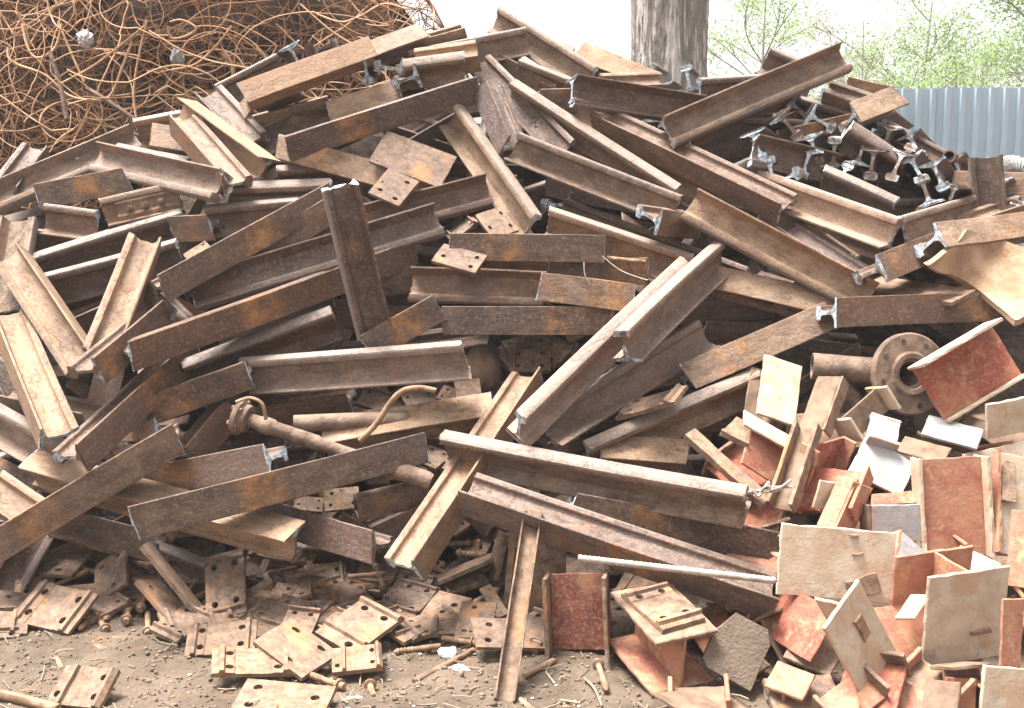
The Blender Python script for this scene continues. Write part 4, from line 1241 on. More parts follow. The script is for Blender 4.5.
beam([(775,593),(892,605),(896,532),(783,525)],'flange',.14,('cream','redtan'),"big cream plate with rust stains in the middle of the scrap heap",.44,.29,(0,-.85,.5),back=.1,axis='x')
beam([(919,669),(1004,656),(1008,565),(933,579)],'flange',.16,('cream','redtan'),"big cream plate at the lower right corner",.27,.32,(-.12,-.84,.5),back=.16,wn=4)
beam([(827,630),(868,709),(905,663),(857,578)],'flange',.16,('cream','cream'),"cream plate tilted on its corner at bottom right",.37,.22,(.35,-.85,.35),back=.09,axis='x')
beam([(752,614),(808,674),(840,600),(776,592)],'plate',.05,('red','redtan'),"mottled red plate under the big cream plate",.3,.25,(-.1,-.75,.65))
beam([(884,688),(958,672),(926,604),(872,606)],'web',.0,('redtan','red'),"faded red web behind the tilted cream plate",.26,.28,(.0,-.8,.6),fl=(.02,.04,.02,.05))
beam([(894,620),(914,616),(930,596),(911,592)],'plate',.16,('cream','red'),"small stub plate sticking up between the cream plates",.11,.1,(-.3,-.6,.7))
plate([(774,712),(845,706),(829,675),(764,678)],'O',.02,.55,"grey brown plate with a round hole at the bottom edge",.28,.16,surf=heap,group=BG)
beam([(822,698),(822,716),(862,716),(857,693)],'flange',.06,('redtan','redtan'),"small reddish block cut by the bottom edge",.15,.09,(0,-.8,.5),back=.06)
beam([(896,698),(900,722),(960,720),(950,704)],'plate',.02,('cream','cream'),"pale plate edge at the bottom right",.22,.1,(0,-.6,.8))
beam([(694,664),(757,692),(769,634),(732,606)],'plate',.08,('granular','plate'),"granular grey brown plate standing at the lower right of centre",.28,.26,(-.15,-.85,.5),t=.03,wn=4,cut=[(-.5,-.40),(-.34,-.5),(.5,-.5),(.5,.30),(.36,.5),(-.28,.5),(-.5,.1)])
beam([(650,691),(714,689),(748,708),(690,716)],'plate',.0,('brown','brown'),"dark plate on the soil below the granular plate",.3,.15,(0,-.4,.9))
BB = at(683, 690, ground_s(683, 690) - .02)                  # short beam lying with its end to the viewer
bf = frame(BB, Vector((-.36, .92, .16)), Vector((0, -.1, 1)))
root = empty("beam_piece", bf); tag(root, "short beam lying with its end to the viewer, a plate on top", "beam", BG)
BLn, BW, BH = .33, .235, .205
o = linkt("flange", slab("flange", BLn, BW, .014, 3951, org=(BLn / 2, 0)), M['plate'], root); o.location = (0, 0, BH)
o = linkt("flange", slab("flange", BLn, BW, .014, 3952, org=(BLn / 2, 0)), M['redtan'], root); o.location = (0, 0, .014)
o = linkt("web", slab("web", BLn * .99, BH - .03, .011, 3953, org=(BLn / 2, (BH - .03) / 2)), M['redtan'], root); o.matrix_local = Matrix(((1, 0, 0, 0), (0, 0, -1, .0), (0, 1, 0, .0145), (0, 0, 0, 1)))
o = bpy.data.objects.new("tie_plate", PR['A']); COL.objects.link(o); o["tone"] = .6
o.matrix_world = bf @ Matrix.Translation((.17, .0, BH + .017)) @ Matrix.Rotation(R(6), 4, 'Z') @ Matrix.Diagonal((.82, .92, 1, 1))
tag(o, "tie plate lying on top of the short beam in front", "plate", TG)
beam([(553,650),(607,650),(603,574),(549,573)],'web',.14,('darkred','plate'),"dark red beam piece standing on end in the foreground",.21,.29,(0,-.96,.25),surf=base,fl=(.10,.06,.10,.06),t=.011,wn=4)
beam([(522,612),(566,612),(566,536),(528,538)],'flange',.04,('plate','brown'),"tan rounded beam piece behind the standing dark red one",.19,.3,(0,-.95,.3),surf=base,back=.08)
beam([(503,606),(509,606),(516,528),(510,527)],'plate',.14,('plate','plate'),"thin plate standing on edge left of the standing channel's middle",.04,.33,(-.5,-.8,.2),surf=base)
beam([(559,571),(566,571),(566,527),(560,527)],'plate',.10,('cream','cream'),"thin pale strip standing behind the dark red beam piece",.03,.18,(.4,-.85,.2),surf=base)
P1, P2 = at(505, 703, ground_s(505, 703) - .02), at(534, 510, base(534, 510) - .64)
cw = P2 - P1; cm = frame(P1, cw, -FWD); CL = cw.length
root = empty("steel_channel", cm); tag(root, "long thin channel standing in the foreground leaning on the rails", "channel")
for nm, ww, off in (("web", .062, None), ("flange", .03, -.031), ("flange", .03, .031)):
    o = link(nm, slab(nm, CL, ww, .005, 3900 + int((off or 0) * 1000), org=(CL / 2, 0 if off is None else ww / 2)), M['plate'], root); o["tone"] = .5
    if off: o.matrix_local = Matrix(((1, 0, 0, 0), (0, 0, -1 if off < 0 else -1, off + (.0025)), (0, 1, 0, 0), (0, 0, 0, 1)))
beam([(940,580),(970,600),(1000,560),(962,548)],'web',.02,('white','redtan'),"small square white tube end under the tall faded red panel",.16,.12,(-.1,-.7,.6),fl=(.0,.06,.0,.06))
beam([(896,566),(918,600),(926,545),(902,538)],'web',.02,('white','redtan'),"bent pale flange right of the big cream plate",.15,.2,(.2,-.85,.4),fl=(.0,.03,.0,.02))
beam([(998,712),(1019,712),(1024,598),(1004,600)],'plate',.2,('redtan','red'),"narrow red flange right of the lower corner plate",.09,.45,(.1,-.95,.3))
beam([(944,716),(976,716),(976,680),(948,676)],'plate',.06,('red','red'),"dark red flat at the bottom beside the lower corner plate",.13,.16,(-.2,-.8,.5))
beam([(720,560),(736,545),(790,560),(770,580)],'plate',-.05,('redtan','red'),"reddish plate tucked under the front rail's lower end",.25,.14,(0,-.6,.8))
beam([(960,455),(1030,440),(1030,462),(972,475)],'plate',.0,('cream','cream'),"pale bar lying behind the tall faded red panel",.3,.09,(0,-.7,.7))
beam([(842,570),(880,640),(930,620),(900,560)],'plate',-.12,('brown','brown'),"dark plate deep between the cream plates",.28,.2,(0,-.7,.7))
# weld remains on the big plates
def weld_remains(prefix, spots):
    ob = next(q for q in bpy.data.objects if q.get("label", "").startswith(prefix))
    for k, (x, y, l, w) in enumerate(spots):
        c = linkt("weld_remain", slab("weld_remain", l, w, .012, 8800 + k, jag=.004), M['plate'], ob); c.location = (x, y, .010); c.rotation_euler = (0, 0, .2 * k)
weld_remains("big cream plate with rust", [(.05, .10, .03, .012), (.07, .04, .04, .010), (.10, -.07, .11, .07)])
weld_remains("big cream plate at the lower", [(.06, -.06, .08, .016)])
weld_remains("cream plate tilted", [(-.06, .02, .09, .04)])
# underlying dark pieces of the heap
hq = random.Random(9)
for px, py in [(800,480),(850,520),(780,560),(900,560),(960,520),(840,560),(720,640),(790,640),(880,640),(950,640),(760,520),(900,470),(985,490),(830,430),(1000,430),(870,690),(930,690),(740,590),(1000,620),(980,560),(820,600),(900,520),(745,470)]:
    a = hq.uniform(0, math.pi); l = hq.uniform(28, 40); w = l * hq.uniform(.5, .9)
    ux, uy = math.cos(a) * l, math.sin(a) * l * .8; vx, vy = -math.sin(a) * w, math.cos(a) * w * .8
    beam([(px - ux - vx, py - uy - vy), (px + ux - vx, py + uy - vy), (px + ux + vx, py + uy + vy), (px - ux + vx, py - uy + vy)], 'web', -.20, (hq.choice(['red', 'brown', 'plate']), hq.choice(['redtan', 'plate', 'brown'])),
         "beam piece lying low in the scrap heap under other pieces", .26, .22, (hq.uniform(-.5, .5), -.7, .6), fl=(.05, .05, .05, .05))
for px, py in [(700,700),(745,660),(790,680),(815,650),(850,700),(910,700),(965,690),(940,705),(1005,690),(870,560),(935,560),(960,610),(760,560),(905,480),(1010,540),(780,610),(1000,470)]:
    a = hq.uniform(0, math.pi); l = hq.uniform(20, 30); w = l * hq.uniform(.6, .9)
    ux, uy = math.cos(a) * l, math.sin(a) * l * .85; vx, vy = -math.sin(a) * w, math.cos(a) * w * .85
    beam([(px - ux - vx, py - uy - vy), (px + ux - vx, py + uy - vy), (px + ux + vx, py + uy + vy), (px - ux + vx, py - uy + vy)], hq.choice(['web', 'angle', 'flange']), -.09, (hq.choice(['redtan', 'plate', 'cream', 'brown']), hq.choice(['redtan', 'plate', 'brown'])),
         "beam piece lying low in the scrap heap under other pieces", .18, .15, (hq.uniform(-.5, .5), -.7, .6), fl=(.05, .05, .05, .05), back=.08)
# added core under the heap, coloured dark like the shade between the pieces
XX, YY = np.meshgrid(np.arange(.7, 3.6, .06), np.arange(3.1, 5.4, .06))
ZZ = np.minimum(.95 * (YY - 3.55), 1.0) * np.clip((XX - .75) / .5, 0, 1) + (vnoise(XX * 7, YY * 7, 61) - .5) * .1 - .05
nx, ny = XX.shape[1], XX.shape[0]
ii = (np.arange(ny - 1)[:, None] * nx + np.arange(nx - 1)[None, :]).ravel()
o = link("gap_shade_core", quads_mesh("gap_shade_core", np.stack([XX.ravel(), YY.ravel(), np.maximum(ZZ, -.08).ravel()], -1), np.stack([ii, ii + 1, ii + nx + 1, ii + nx], -1)), M['core'], smooth=0)
tag(o, "added dark core standing in for the shade under the heap of painted scrap", "filler", kind="structure")

# short flat bars and strips jammed in the gaps between the rails
bq = random.Random(23)
nbar = 0
while nbar < 150:
    px, py = bq.uniform(0, 1010), bq.uniform(110, 545)
    if py < np.interp(px, [a for a, b in SIL], [b for a, b in SIL]) + 24 or (px > 700 and py > 390): continue
    a = R(bq.gauss(-10, 40)); l = bq.uniform(.14, .42); w = bq.uniform(.04, .09)
    s0 = base(px, py) + bq.uniform(.0, .2)
    d = RGT * math.cos(a) + UPV * math.sin(a) + FWD * bq.uniform(-.5, .5)
    P = at(px, py, s0)
    o = link("scrap_bar", slab("scrap_bar", l, w, bq.uniform(.008, .02), 7000 + nbar), M['plate'])
    o.matrix_world = frame(P, d, -FWD + UPV * bq.uniform(-.3, 1.2) + RGT * bq.uniform(-.5, .5)); o["tone"] = bq.uniform(-.1, .8)
    tag(o, "short rusty flat bar jammed in a gap between the rails", "bar", "flat bars jammed between the rails")
    nbar += 1

# ------------------------------------------------------------------ pipes, shaft, rods
def lathe(name, prof, n=28):
    """prof: (x, r) along +x"""
    v, f = [], []
    for x, r in prof:
        for k in range(n):
            a = 2 * math.pi * k / n; v.append((x, r * math.cos(a), r * math.sin(a)))
    for i in range(len(prof) - 1):
        for k in range(n):
            m = (k + 1) % n; f.append((i * n + k, i * n + m, (i + 1) * n + m, (i + 1) * n + k))
    return mesh(name, v, f)
def along(P1, P2): return frame(P1, P2 - P1, Vector((0.05, -.3, 1)))

# flanged pipe at the right
PF = at(911, 374, heap(911, 374) - .02)
fn = (RGT * .20 - FWD * .97 + UPV * .06).normalized()         # the flange faces right of the viewer
pm = frame(PF, fn, UPV)
root = empty("flanged_pipe", pm); tag(root, "pipe with a big round flange lying between rails and red scrap", "pipe")
fp = lathe("flange", [(0, .052), (.0, .062), (.012, .066), (.014, .085), (.006, .095), (.006, .165), (.0, .172), (-.022, .172), (-.028, .165), (-.028, .075), (-.02, .05), (0, .052)], 48)
link("flange", fp, M['pipe'], root, smooth=35)
link("tube", lathe("tube", [(-.62, .05), (-.62, .062), (-.03, .062), (-.02, .068), (-.02, .05), (-.62, .05)], 32), M['pipe'], root, smooth=35)
for k in range(8):
    a = 2 * math.pi * (k + .3) / 8
    o = link("bolt_hole_shade", lathe("bolt_hole_shade", [(.0072, .0005), (.0072, .012)], 14), M['core'], root)  # flat disc; its dark colour stands in for shade inside a hole
    o.location = (0.0, math.cos(a) * .135, math.sin(a) * .135)
P1 = at(812, 366, heap(812, 366) + .05); P2 = at(884, 372, heap(884, 372) + .02)
o = link("pipe", lathe("pipe", [(0, .045), (0, .056), ((P2 - P1).length, .056), ((P2 - P1).length, .045), (0, .045)], 28), M['pipe'], smooth=35)
o.matrix_world = along(P1, P2); tag(o, "short rusty pipe running left behind the round flange", "pipe")

# flanged shaft at the left
def bs(x, y, l): return at(x, y, base(x, y) - l)
A_, B_ = bs(238, 416, .36), bs(432, 482, .36)
LL = (B_ - A_).length
root = empty("flanged_shaft", along(A_, B_)); tag(root, "rusty flanged shaft lying under the long speckled foot", "shaft")
link("shaft", lathe("shaft", [(.02, .001), (.02, .030), (.10, .030), (.11, .036), (.16, .036), (.17, .030), (.36, .032), (.38, .026), (.62, .026), (.64, .038), (LL - .02, .037), (LL, .030), (LL, .001)], 24), M['pipe'], root, smooth=35)
link("flange", lathe("flange", [(-.01, .001), (-.01, .05), (0, .078), (.02, .078), (.03, .062), (.05, .058), (.055, .036)], 24), M['pipe'], root, smooth=35)
for k in range(6):
    a = k * math.pi / 3
    o = link("bolt", lathe("bolt", [(-.012, .0), (-.012, .010), (.03, .010), (.03, .0)], 6), M['spike'], root); o.location = (0, math.cos(a) * .064, math.sin(a) * .064)
# gutter like half pipe
P1, P2 = bs(294, 424, .3), bs(408, 419, .25); L_ = (P2 - P1).length
v, f = [], []
for x in (0, L_ * .33, L_ * .66, L_):
    for rr in (.038, .032):
        for k in range(13):
            a = math.pi * (k / 12) * 1.15 - .2; v.append((x, rr * math.cos(a), rr * math.sin(a)))
for i in range(3):
    for k in range(12):
        for b, fl_ in ((0, 1), (13, 0)):
            q = (i * 26 + b + k, i * 26 + b + k + 1, (i + 1) * 26 + b + k + 1, (i + 1) * 26 + b + k); f.append(q if fl_ else q[::-1])
    for k in (0, 12): f.append((i * 26 + k, i * 26 + 13 + k, (i + 1) * 26 + 13 + k, (i + 1) * 26 + k))
for i in (0, 3):
    for k in range(12): f.append((i * 26 + k, i * 26 + k + 1, i * 26 + 14 + k, i * 26 + 13 + k))
o = link("half_pipe", mesh("half_pipe", v, f), M['pipe'], smooth=40); o.matrix_world = frame(P1, P2 - P1, Vector((0, -.5, .8)))
tag(o, "rusty half pipe in the hollow left of the bent rod", "pipe")
# square tube
P1, P2 = bs(356, 508, .26), bs(424, 492, .2); L_ = (P2 - P1).length; s = .042; w = .034
v = [(x, a * r, b * r) for x in (0, L_) for r in (s, w) for a, b in ((-1, -1), (1, -1), (1, 1), (-1, 1))]
f = []
for k in range(4):
    m = (k + 1) % 4
    f += [(k, m, 8 + m, 8 + k), (4 + k, 12 + k, 12 + m, 4 + m), (k, 4 + k, 4 + m, m), (8 + k, 8 + m, 12 + m, 12 + k)]
o = link("square_tube", mesh("square_tube", v, f), M['plate']); o["tone"] = .5; o.matrix_world = frame(P1, P2 - P1, Vector((0, -.35, .9)))
tag(o, "short open square tube below the flanged shaft", "tube")
# dished disc in the central hollow
o = link("dished_disc", lathe("dished_disc", [(0, .001), (.0, .03), (-.02, .09), (-.05, .11), (-.06, .11), (-.03, .085), (-.012, .03), (-.012, .001)], 32), M['brown'], smooth=40)
o.matrix_world = frame(bs(492, 366, .12), RGT * .75 - FWD * .6 + UPV * .2, UPV); tag(o, "dark dished disc standing in the central hollow", "disc")
# pipe end by the fence and ribbed hose
P1, P2 = bs(949, 156, .15), bs(968, 172, -.6); L_ = (P2 - P1).length
o = link("pipe", lathe("pipe", [(0, .024), (0, .032), (L_, .032), (L_, .024), (0, .024)], 20), M['brown'], smooth=35); o.matrix_world = along(P1, P2)
tag(o, "dark pipe end pointing at the viewer before the fence", "pipe")
ring = [(x * .012, .045 + (.006 if x % 2 else 0)) for x in range(60)]
pts = [(998, 172), (1012, 166), (1030, 178), (1048, 196)]
P = [np.array(at(x, y, 6.4)) for x, y in pts]
t_ = np.linspace(0, 3, 60); Q = np.stack([np.interp(t_, range(4), [p[i] for p in P]) for i in range(3)], -1)
for _ in range(40): Q[1:-1] = (Q[:-2] + Q[2:] + Q[1:-1]) / 3
o = link("ribbed_hose", tube_mesh("ribbed_hose", Q - Q[0], [.07 + (.012 if i % 3 == 0 else 0) for i in range(60)], 14), M['coil']); o.location = Q[0]
tag(o, "grey ribbed hose arching at the right edge before the fence", "hose")

curve_px("bent_rod", [(360, 441), (376, 424), (391, 402), (403, 391), (420, 388), (436, 391)], .0125, "bent rod with a hooked top standing in the hollow", "rod", M['rod'], [base(375, 415) - .45] * 6, n=8)
# pale ribbed reinforcing bar
P1, P2 = at(578, 558, base(578, 558) - .80), at(778, 581, base(778, 581) - .80); L_ = (P2 - P1).length
o = link("ribbed_bar", lathe("ribbed_bar", [(0, .001)] + [(i * .008, .011 + (.002 if i % 2 else 0)) for i in range(int(L_ / .008))] + [(L_, .001)], 8), M['rodpale'], smooth=60); o.matrix_world = along(P1, P2)
tag(o, "pale ribbed reinforcing bar lying in front of the lower rails", "bar")
curve_px("thin_wire", [(613, 604), (624, 590), (634, 575), (642, 572)], .004, "thin wire sticking up beside the short front beam", "wire", M['rod'], [base(625, 600) - .2] * 4)
curve_px("thin_wire", [(752, 608), (764, 594), (772, 588)], .005, "thin wire below the pale ribbed bar's right end", "wire", M['rodpale'], [base(760, 600) - .45] * 3)
curve_px("thin_wire", [(584, 262), (585, 275), (590, 284)], .003, "fine wire hanging from the level purplish foot", "wire", M['rodpale'], [base(586, 275) - .5] * 3)
curve_px("thin_wire", [(602, 256), (620, 270), (640, 278), (648, 280)], .003, "fine wire trailing right across the orange ended foot", "wire", M['rodpale'], [base(620, 270) - .45] * 4)
curve_px("rod", [(606, 258), (645, 262)], .012, "short straight rod right of the level purplish foot", "rod", M['rod'], [base(606, 258) - .32, base(645, 262) - .3])
curve_px("rod", [(236, 402), (250, 398), (262, 404), (266, 420)], .008, "bent rusty strip over the shaft flange", "rod", M['rod'], [base(250, 405) - .5] * 4)
for k, off in enumerate(((0, 0), (5, -4), (-4, 5), (3, 6))):
    pts = [(748 + off[0], 488 + off[1]), (758, 494 - off[1] * .6), (766 + off[0] * .5, 486 + off[1]), (775 - off[0], 490 - off[1] * .4), (786 + off[1], 484 + off[0])]
    curve_px("rope_strand", pts, .005, ["frayed pale rope strand knotted at the front rail's end, lowest one", "pale rope strand looping up at the front rail's end", "pale rope strand drooping at the front rail's end", "short pale rope strand tucked by the front rail's end"][k], "rope", M['rodpale'], [heap(768, 490) - .1 - .012 * ((k + i) % 3) for i in range(5)])
curve_px("rusty_strip", [(-6, 693), (20, 699), (58, 709)], .016, "rusty bar edge at the bottom left corner", "bar", M['rod'], [ground_s(-6, 693) - .05, ground_s(20, 699) - .05, ground_s(58, 709) - .05])

# ochre bent casting at the right: a thick curved sheet
C0 = [(927, 267), (944, 254), (958, 242), (966, 231)]       # inner lip
C1 = [(975, 285), (992, 276), (1006, 262), (1016, 244)]
C2 = [(1014, 322), (1034, 310), (1050, 290), (1062, 262)]
dep = base(970, 260) - .62
rows = []
for row, dd in ((C0, -.06), (C1, .05), (C2, -.16)): rows.append([np.array(at(x, y, dep + dd + .04 * i)) for i, (x, y) in enumerate(row)])
rows = np.array(rows)
nu, nv2 = 14, 12
G = np.zeros((nu, nv2, 3))
for i in range(nu):
    u = i / (nu - 1) * 2
    a = np.array([(1 - u / 2) ** 2, 2 * (u / 2) * (1 - u / 2), (u / 2) ** 2])
    ctrl = rows.copy(); ctrl[1] = 2 * rows[1] - .5 * (rows[0] + rows[2])
    line = np.tensordot(a, ctrl, (0, 0))
    for j in range(nv2):
        G[i, j] = [np.interp(j / (nv2 - 1) * 3, range(4), line[:, c]) for c in range(3)]
G += (vnoise(np.arange(nu)[:, None] * .6, np.arange(nv2)[None, :] * .7, 71)[..., None] - .5) * .02
dn = np.cross(np.gradient(G, axis=0), np.gradient(G, axis=1)); dn /= np.linalg.norm(dn, axis=2)[..., None] + 1e-9
if (dn[..., 1].mean()) < 0: dn = -dn
org = G[0, 0].copy()
v = list((G - org).reshape(-1, 3)) + list((G + dn * .028 - org).reshape(-1, 3)); f = []
N1 = nu * nv2
for i in range(nu - 1):
    for j in range(nv2 - 1):
        a = i * nv2 + j; q = (a, a + 1, a + nv2 + 1, a + nv2); f += [q, tuple(N1 + k for k in q[::-1])]
for i in range(nu - 1):
    for j in (0, nv2 - 1): a = i * nv2 + j; f.append((a, a + nv2, N1 + a + nv2, N1 + a))
for j in range(nv2 - 1):
    for i in (0, nu - 1): a = i * nv2 + j; f.append((a, N1 + a, N1 + a + 1, a + 1))
me = mesh("curved_casting", v, f); bm = bmesh.new(); bm.from_mesh(me); bmesh.ops.recalc_face_normals(bm, faces=bm.faces); bm.to_mesh(me); bm.free()
o = link("curved_casting", me, M['casting'], smooth=40); o.location = org
tag(o, "thick ochre rusty casting curving down at the right edge", "casting")

# bolts through the fishplate of one rail
fb = next(ob for ob in bpy.data.objects if ob.get("label", "").startswith("rail with bolted fishplate"))
Lf = max(v.co.x for v in fb.data.vertices)
side = 1 if (fb.matrix_world.to_3x3() @ Vector((0, 1, 0))).dot(FWD) < 0 else -1
me = mesh("fishplate", [(x, y * side, z) for x in (Lf * .18, Lf * .98) for y, z in ((.010, -.055), (.028, -.06), (.034, -.035), (.024, -.02), (.024, .015), (.032, .03), (.026, .042), (.010, .036))],
          [tuple(range(8)), tuple(range(15, 7, -1))] + [(k, (k + 1) % 8, 8 + (k + 1) % 8, 8 + k) for k in range(8)])
fo = link("fishplate", me, M['plate'], fb); fo["tone"] = .45
for k in range(3):
    o = link("bolt", lathe("bolt", [(0, .0), (0, .016), (.018, .016), (.018, .010), (.04, .010), (.04, .0)], 8), M['spike'], fo, smooth=35)
    o.matrix_local = Matrix.Translation((Lf * (.34 + .2 * k), .024 * side, -.003)) @ Matrix.Rotation(R(90) * side, 4, 'Z')

# ------------------------------------------------------------------ screw spikes on the ground
def spike_mesh(L, seed, headed=True):
    prof = []
    if headed: prof += [(0, .0), (0, .012), (.016, .013), (.018, .021), (.026, .022), (.030, .013)]
    else: prof += [(0, 0), (0, .011)]
    x = .03 if headed else .004
    while x < L * .45: prof.append((x, .0105)); x += .02
    i = 0
    while x < L - .012: prof.append((x, .0125 if i % 2 else .0092)); x += .0055; i += 1
    prof += [(L - .004, .006), (L, 0)]
    return lathe("screw_spike", prof, 10)
SP = {(True): spike_mesh(.19, 1), (False): spike_mesh(.15, 2, False)}
for k in SP.values():
    k.materials.append(M['spike']); k.polygons.foreach_set("use_smooth", [True] * len(k.polygons)); k.set_sharp_from_angle(angle=R(50))
SPK = [
 (10,607,1,575,1,.05,"screw spike standing at the left edge by the grey tie plate"),
 (102,607,72,636,1,.05,"long screw spike lying right of the lowest far left tie plate"),
 (54,586,90,570,0,.06,"ribbed spike lying across the tilted drilled plate"),
 (28,582,46,568,1,.05,"spike head between the far left plates"),
 (122,606,104,620,1,.05,"short orange spike right of the long lying spike"),
 (126,622,132,596,1,.05,"upright spike with big nut at lower left, left one"),
 (126,612,146,596,0,.06,"leaning spike beside the upright spike with big nut"),
 (106,630,98,618,1,.03,"spike seen from its nut on the soil at lower left"),
 (140,610,146,592,1,.06,"upright spike with big nut at lower left, right one"),
 (148,634,148,610,1,.04,"stubby spike standing under the brown drilled plate"),
 (175,642,162,616,0,.05,"thin spike leaning right at the brown drilled plate's foot"),
 (90,644,112,653,0,.02,"spike shank half sunk in the soil at lower left"),
 (113,639,144,640,0,.02,"straight rod lying level on the soil at lower left"),
 (62,670,54,654,0,.02,"small spike stub above the lone tie plate"),
 (348,577,387,573,0,.08,"orange threaded spike lying level under the black foot's end"),
 (406,581,386,598,1,.08,"orange spike slanting left of the flat drilled plate"),
 (384,590,376,566,1,.08,"spike with round nut below the leaning front rail"),
 (369,556,378,572,0,.06,"dark spike stub hanging under the black foot"),
 (288,578,326,569,1,.09,"spike with nut lying on the half hidden tie plate"),
 (411,622,444,633,0,.05,"orange threaded spike right of the orange centred plate"),
 (476,643,441,638,1,.05,"orange spike lying at the drilled plate behind the channel"),
 (440,646,386,653,0,.03,"long threaded spike on the soil in the middle foreground"),
 (344,687,300,671,1,.04,"thick threaded spike at the foot of the square drilled plate"),
 (369,682,378,708,1,.04,"spike pointing down at the bottom edge near the centre"),
 (304,692,304,712,0,.03,"short spike standing at the bottom edge left of centre"),
 (498,590,464,608,1,.08,"dark threaded spike against the standing channel"),
 (484,600,492,620,1,.05,"stubby spike behind the standing channel"),
 (597,661,608,694,1,.04,"big spike with flat head in front of the dark red beam"),
 (524,676,578,648,0,.04,"long rod lying under the standing dark red beam"),
 (520,700,540,716,0,.03,"rod at the bottom edge right of the standing channel"),
 (362,590,388,582,1,.05,"spike with nut in the pile of spikes below the black foot"),
 (60,600,84,592,1,.05,"spike lying on the lowest far left tie plate's edge"),
 (372,602,352,590,0,.04,"spike half hidden above the orange centred plate"),
 (214,590,190,600,1,.03,"spike behind the upright tie plate"),
 (196,580,184,600,0,.03,"thin spike left of the upright tie plate"),
]
def spike_place(x1, y1, x2, y2, hd, lift, label):
    s1 = base(x1, y1) - lift; s2 = base(x2, y2) - lift
    P1, P2 = at(x1, y1, s1), at(x2, y2, s2)
    L = (P2 - P1).length
    k = max(.62, min(1.15, L / (.19 if hd else .15)))
    o = bpy.data.objects.new("screw_spike", SP[bool(hd)]); COL.objects.link(o)
    o.matrix_world = frame(P1, P2 - P1, Vector((.1, -.3, 1))) @ Matrix.Diagonal((k, 1, 1, 1))
    tag(o, label, "spike", "screw spikes on the ground")
for a in SPK: spike_place(*a)
qs = random.Random(31)
for i in range(46):
    px = qs.choice([qs.uniform(10, 240), qs.uniform(260, 500), qs.uniform(380, 520)]); py = qs.uniform(565, 622)
    if px > 380: py = qs.uniform(540, 610)
    a = qs.uniform(0, 6.28); l = qs.uniform(15, 24)
    spike_place(px, py, px + math.cos(a) * l, py + math.sin(a) * l * .6, qs.random() < .6, qs.uniform(.0, .03), "rusty spike wedged in the litter under the plates")

# white lumps, twigs, litter
lump("white_lump", at(448, 653, ground_s(448, 653) - .03), .030, .025, .018, M['chalk'], "crumbled white lump on the soil, upper one", "lump", 11)
lump("white_lump", at(458, 671, ground_s(458, 671) - .03), .032, .025, .020, M['chalk'], "smooth white lump on the soil, lower one", "lump", 14)
lump("white_lump", at(357, 703, ground_s(357, 703) - .03), .048, .035, .016, M['chalk'], "flat white lump at the bottom edge", "lump", 17)
lump("white_lump", at(127, 645, ground_s(127, 645) - .01), .014, .010, .008, M['chalk'], "small white flake by the level rod at lower left", "lump", 19)
lump("soil_clod", at(941, 484, heap(941, 484) - .06), .045, .035, .075, M['crumb'], "clod of grey dirt clinging to the tall faded red panel", "clod", 23)
curve_px("dark_strip", [(414, 682), (440, 668), (474, 650)], .011, "dark narrow strip lying on the soil in the middle foreground", "strip", M['brown'], [ground_s(414, 682) - .02, ground_s(440, 668) - .03, ground_s(474, 650) - .05])
for pts, lab in [([(584, 678), (594, 688), (602, 706)], "pale dry twig curving at the bottom edge by the big spike"), ([(428, 700), (428, 684)], "thin straw standing on the soil near the dark strip"),
                 ([(546, 672), (555, 684)], "thin pale straw below the dark red beam"), ([(560, 700), (580, 703)], "short straw lying at the bottom edge right of the channel")]:
    curve_px("twig", pts, .004, lab, "twig", M['twig'], [ground_s(*p) - .03 for p in pts])

def scatter(name, n, seed, rmin, rmax, region, mat, label, flat=.6):
    q = np.random.RandomState(seed)
    ico = bmesh.new(); bmesh.ops.create_icosphere(ico, subdivisions=1, radius=1)
    bv = np.array([v.co[:] for v in ico.verts]); ico.verts.index_update(); bf = np.array([[v.index for v in fc.verts] for fc in ico.faces]); ico.free()
    V, F = [], []
    for i in range(n):
        px = q.uniform(*region[0]); py = q.uniform(*region[1])
        s = min(ground_s(px, py), 4.5); p = np.array(at(px, py, s)); r = rmin + (rmax - rmin) * q.rand() ** 6
        a = q.normal(0, 1, (3, 3)); qq, _ = np.linalg.qr(a)
        v = (bv * q.uniform(.65, 1.25, (len(bv), 1)) * np.array([1, q.uniform(.6, 1), flat])) * r
        v = v @ qq.T if flat > .5 else v
        p[2] = float(ground_z(p[0], p[1])) + r * .25
        V.append(v + p); F.append(bf + i * len(bv))
    o = link(name, quads_mesh(name, np.concatenate(V), np.concatenate(F)), mat)
    return tag(o, label, "grit", kind="stuff")
scatter("soil_crumbs", 9000, 81, .0015, .011, ((-40, 1060), (585, 730)), M['crumb'], "crumbs of earth and grit over the ground")
scatter("soil_clods", 260, 85, .006, .020, ((-40, 760), (600, 730)), M['crumb'], "clods of dark earth on the ground")
scatter("rust_flakes", 4500, 82, .0015, .013, ((-40, 1060), (560, 730)), M['spike'], "flakes of rust scattered over the ground", .4)
scatter("pale_chips", 420, 83, .002, .010, ((-40, 1060), (590, 730)), M['rag'], "pale chips scattered over the ground", .4)
q = np.random.RandomState(84); V, F, nv = [], [], 0
for i in range(260):
    px, py = q.uniform(-20, 780), q.uniform(600, 730); p = np.array(at(px, py, ground_s(px, py))); a = q.uniform(0, 6.28); l = q.uniform(.02, .09)
    p[2] = float(ground_z(p[0], p[1])) + .006
    e = p + np.array([math.cos(a), math.sin(a), q.uniform(-.05, .25)]) * l
    v, f = tube_arrays(np.stack([p, (p + e) / 2 + q.normal(0, .004, 3), e]), .0012 + .0016 * q.rand(), 4); V.append(v); F.append(f + nv); nv += len(v)
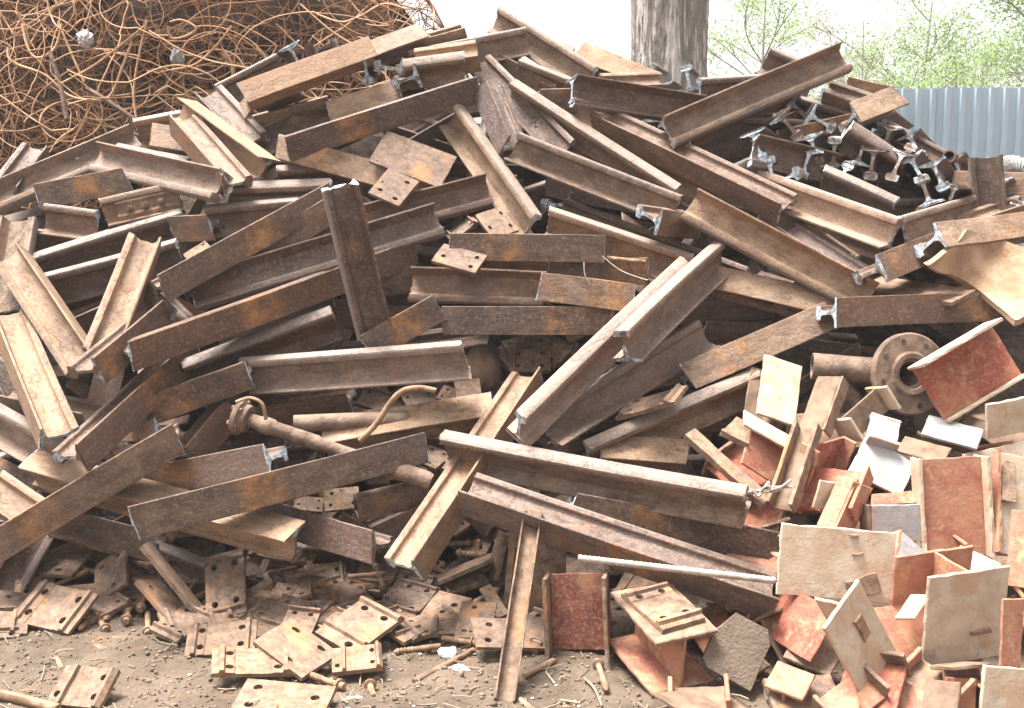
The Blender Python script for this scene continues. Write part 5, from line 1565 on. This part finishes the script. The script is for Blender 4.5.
o = link("dry_straw", quads_mesh("dry_straw", np.concatenate(V), np.concatenate(F)), M['twig']); tag(o, "dry straw and twigs littering the soil", "straw", kind="stuff")

# ------------------------------------------------------------------ thin volume added to imitate veiling glare over pile and trees
hz = NT("glare_air")
hz.t.nodes.remove(hz.b)
pv = hz.n("VolumePrincipled")
pv.inputs["Color"].default_value = (.97, .98, 1.0, 1)
pv.inputs["Density"].default_value = .002
hz.l(pv.outputs[0], hz.out.inputs["Volume"])
o = link("glare_volume", box_mesh("glare_volume", 150, 110, 14), hz.m); o.location = (0, 40, 5.9)
tag(o, "added thin volume imitating veiling glare over the scrap yard", "glare_volume", kind="stuff")

# ------------------------------------------------------------------ pieces that lie half hidden are told apart by their neighbours
bpy.context.view_layer.update()
def centre_px(ob):
    pts = [ob.matrix_world @ Vector(c) for c in ob.bound_box] if ob.type == 'MESH' else [ob.matrix_world.translation]
    c = sum(pts, Vector()) / len(pts)
    p, _ = proj(np.array([c[:]]))
    return p[0]
PLAIN = {"rusty rail piece deep": "half hidden rail", "short rusty flat bar": "small flat bar", "small rusty plate lying loose": "loose small plate", "rusty spike wedged": "loose spike",
         "rusty tie plate half buried": "half buried tie plate", "beam piece lying low": "low lying beam piece"}
tops = [ob for ob in bpy.data.objects if ob.parent is None and ob.get("category") and ob.get("kind") == "thing"]
vague = [ob for ob in tops if any(ob["label"].startswith(k) for k in PLAIN)]
targets = [(centre_px(ob), ob["label"]) for ob in tops if ob not in vague and len(ob["label"].split()) <= 10 and ob["category"] in ("rail", "plate", "beam", "pipe", "shaft", "rod", "spike", "channel")]
taken = set()
for ob in vague:
    pre = next(v for k, v in PLAIN.items() if ob["label"].startswith(k))
    c = centre_px(ob)
    for p, lab in sorted(targets, key=lambda q: (q[0][0] - c[0]) ** 2 + (q[0][1] - c[1]) ** 2):
        if len(lab.split()) + len(pre.split()) > 12: continue
        d = c - p
        rel = ("right of" if d[0] > 0 else "left of") if abs(d[0]) > abs(d[1]) else ("below" if d[1] > 0 else "above")
        if (pre, rel, lab) not in taken:
            taken.add((pre, rel, lab)); ob["label"] = "%s just %s the %s" % (pre, rel, lab); break
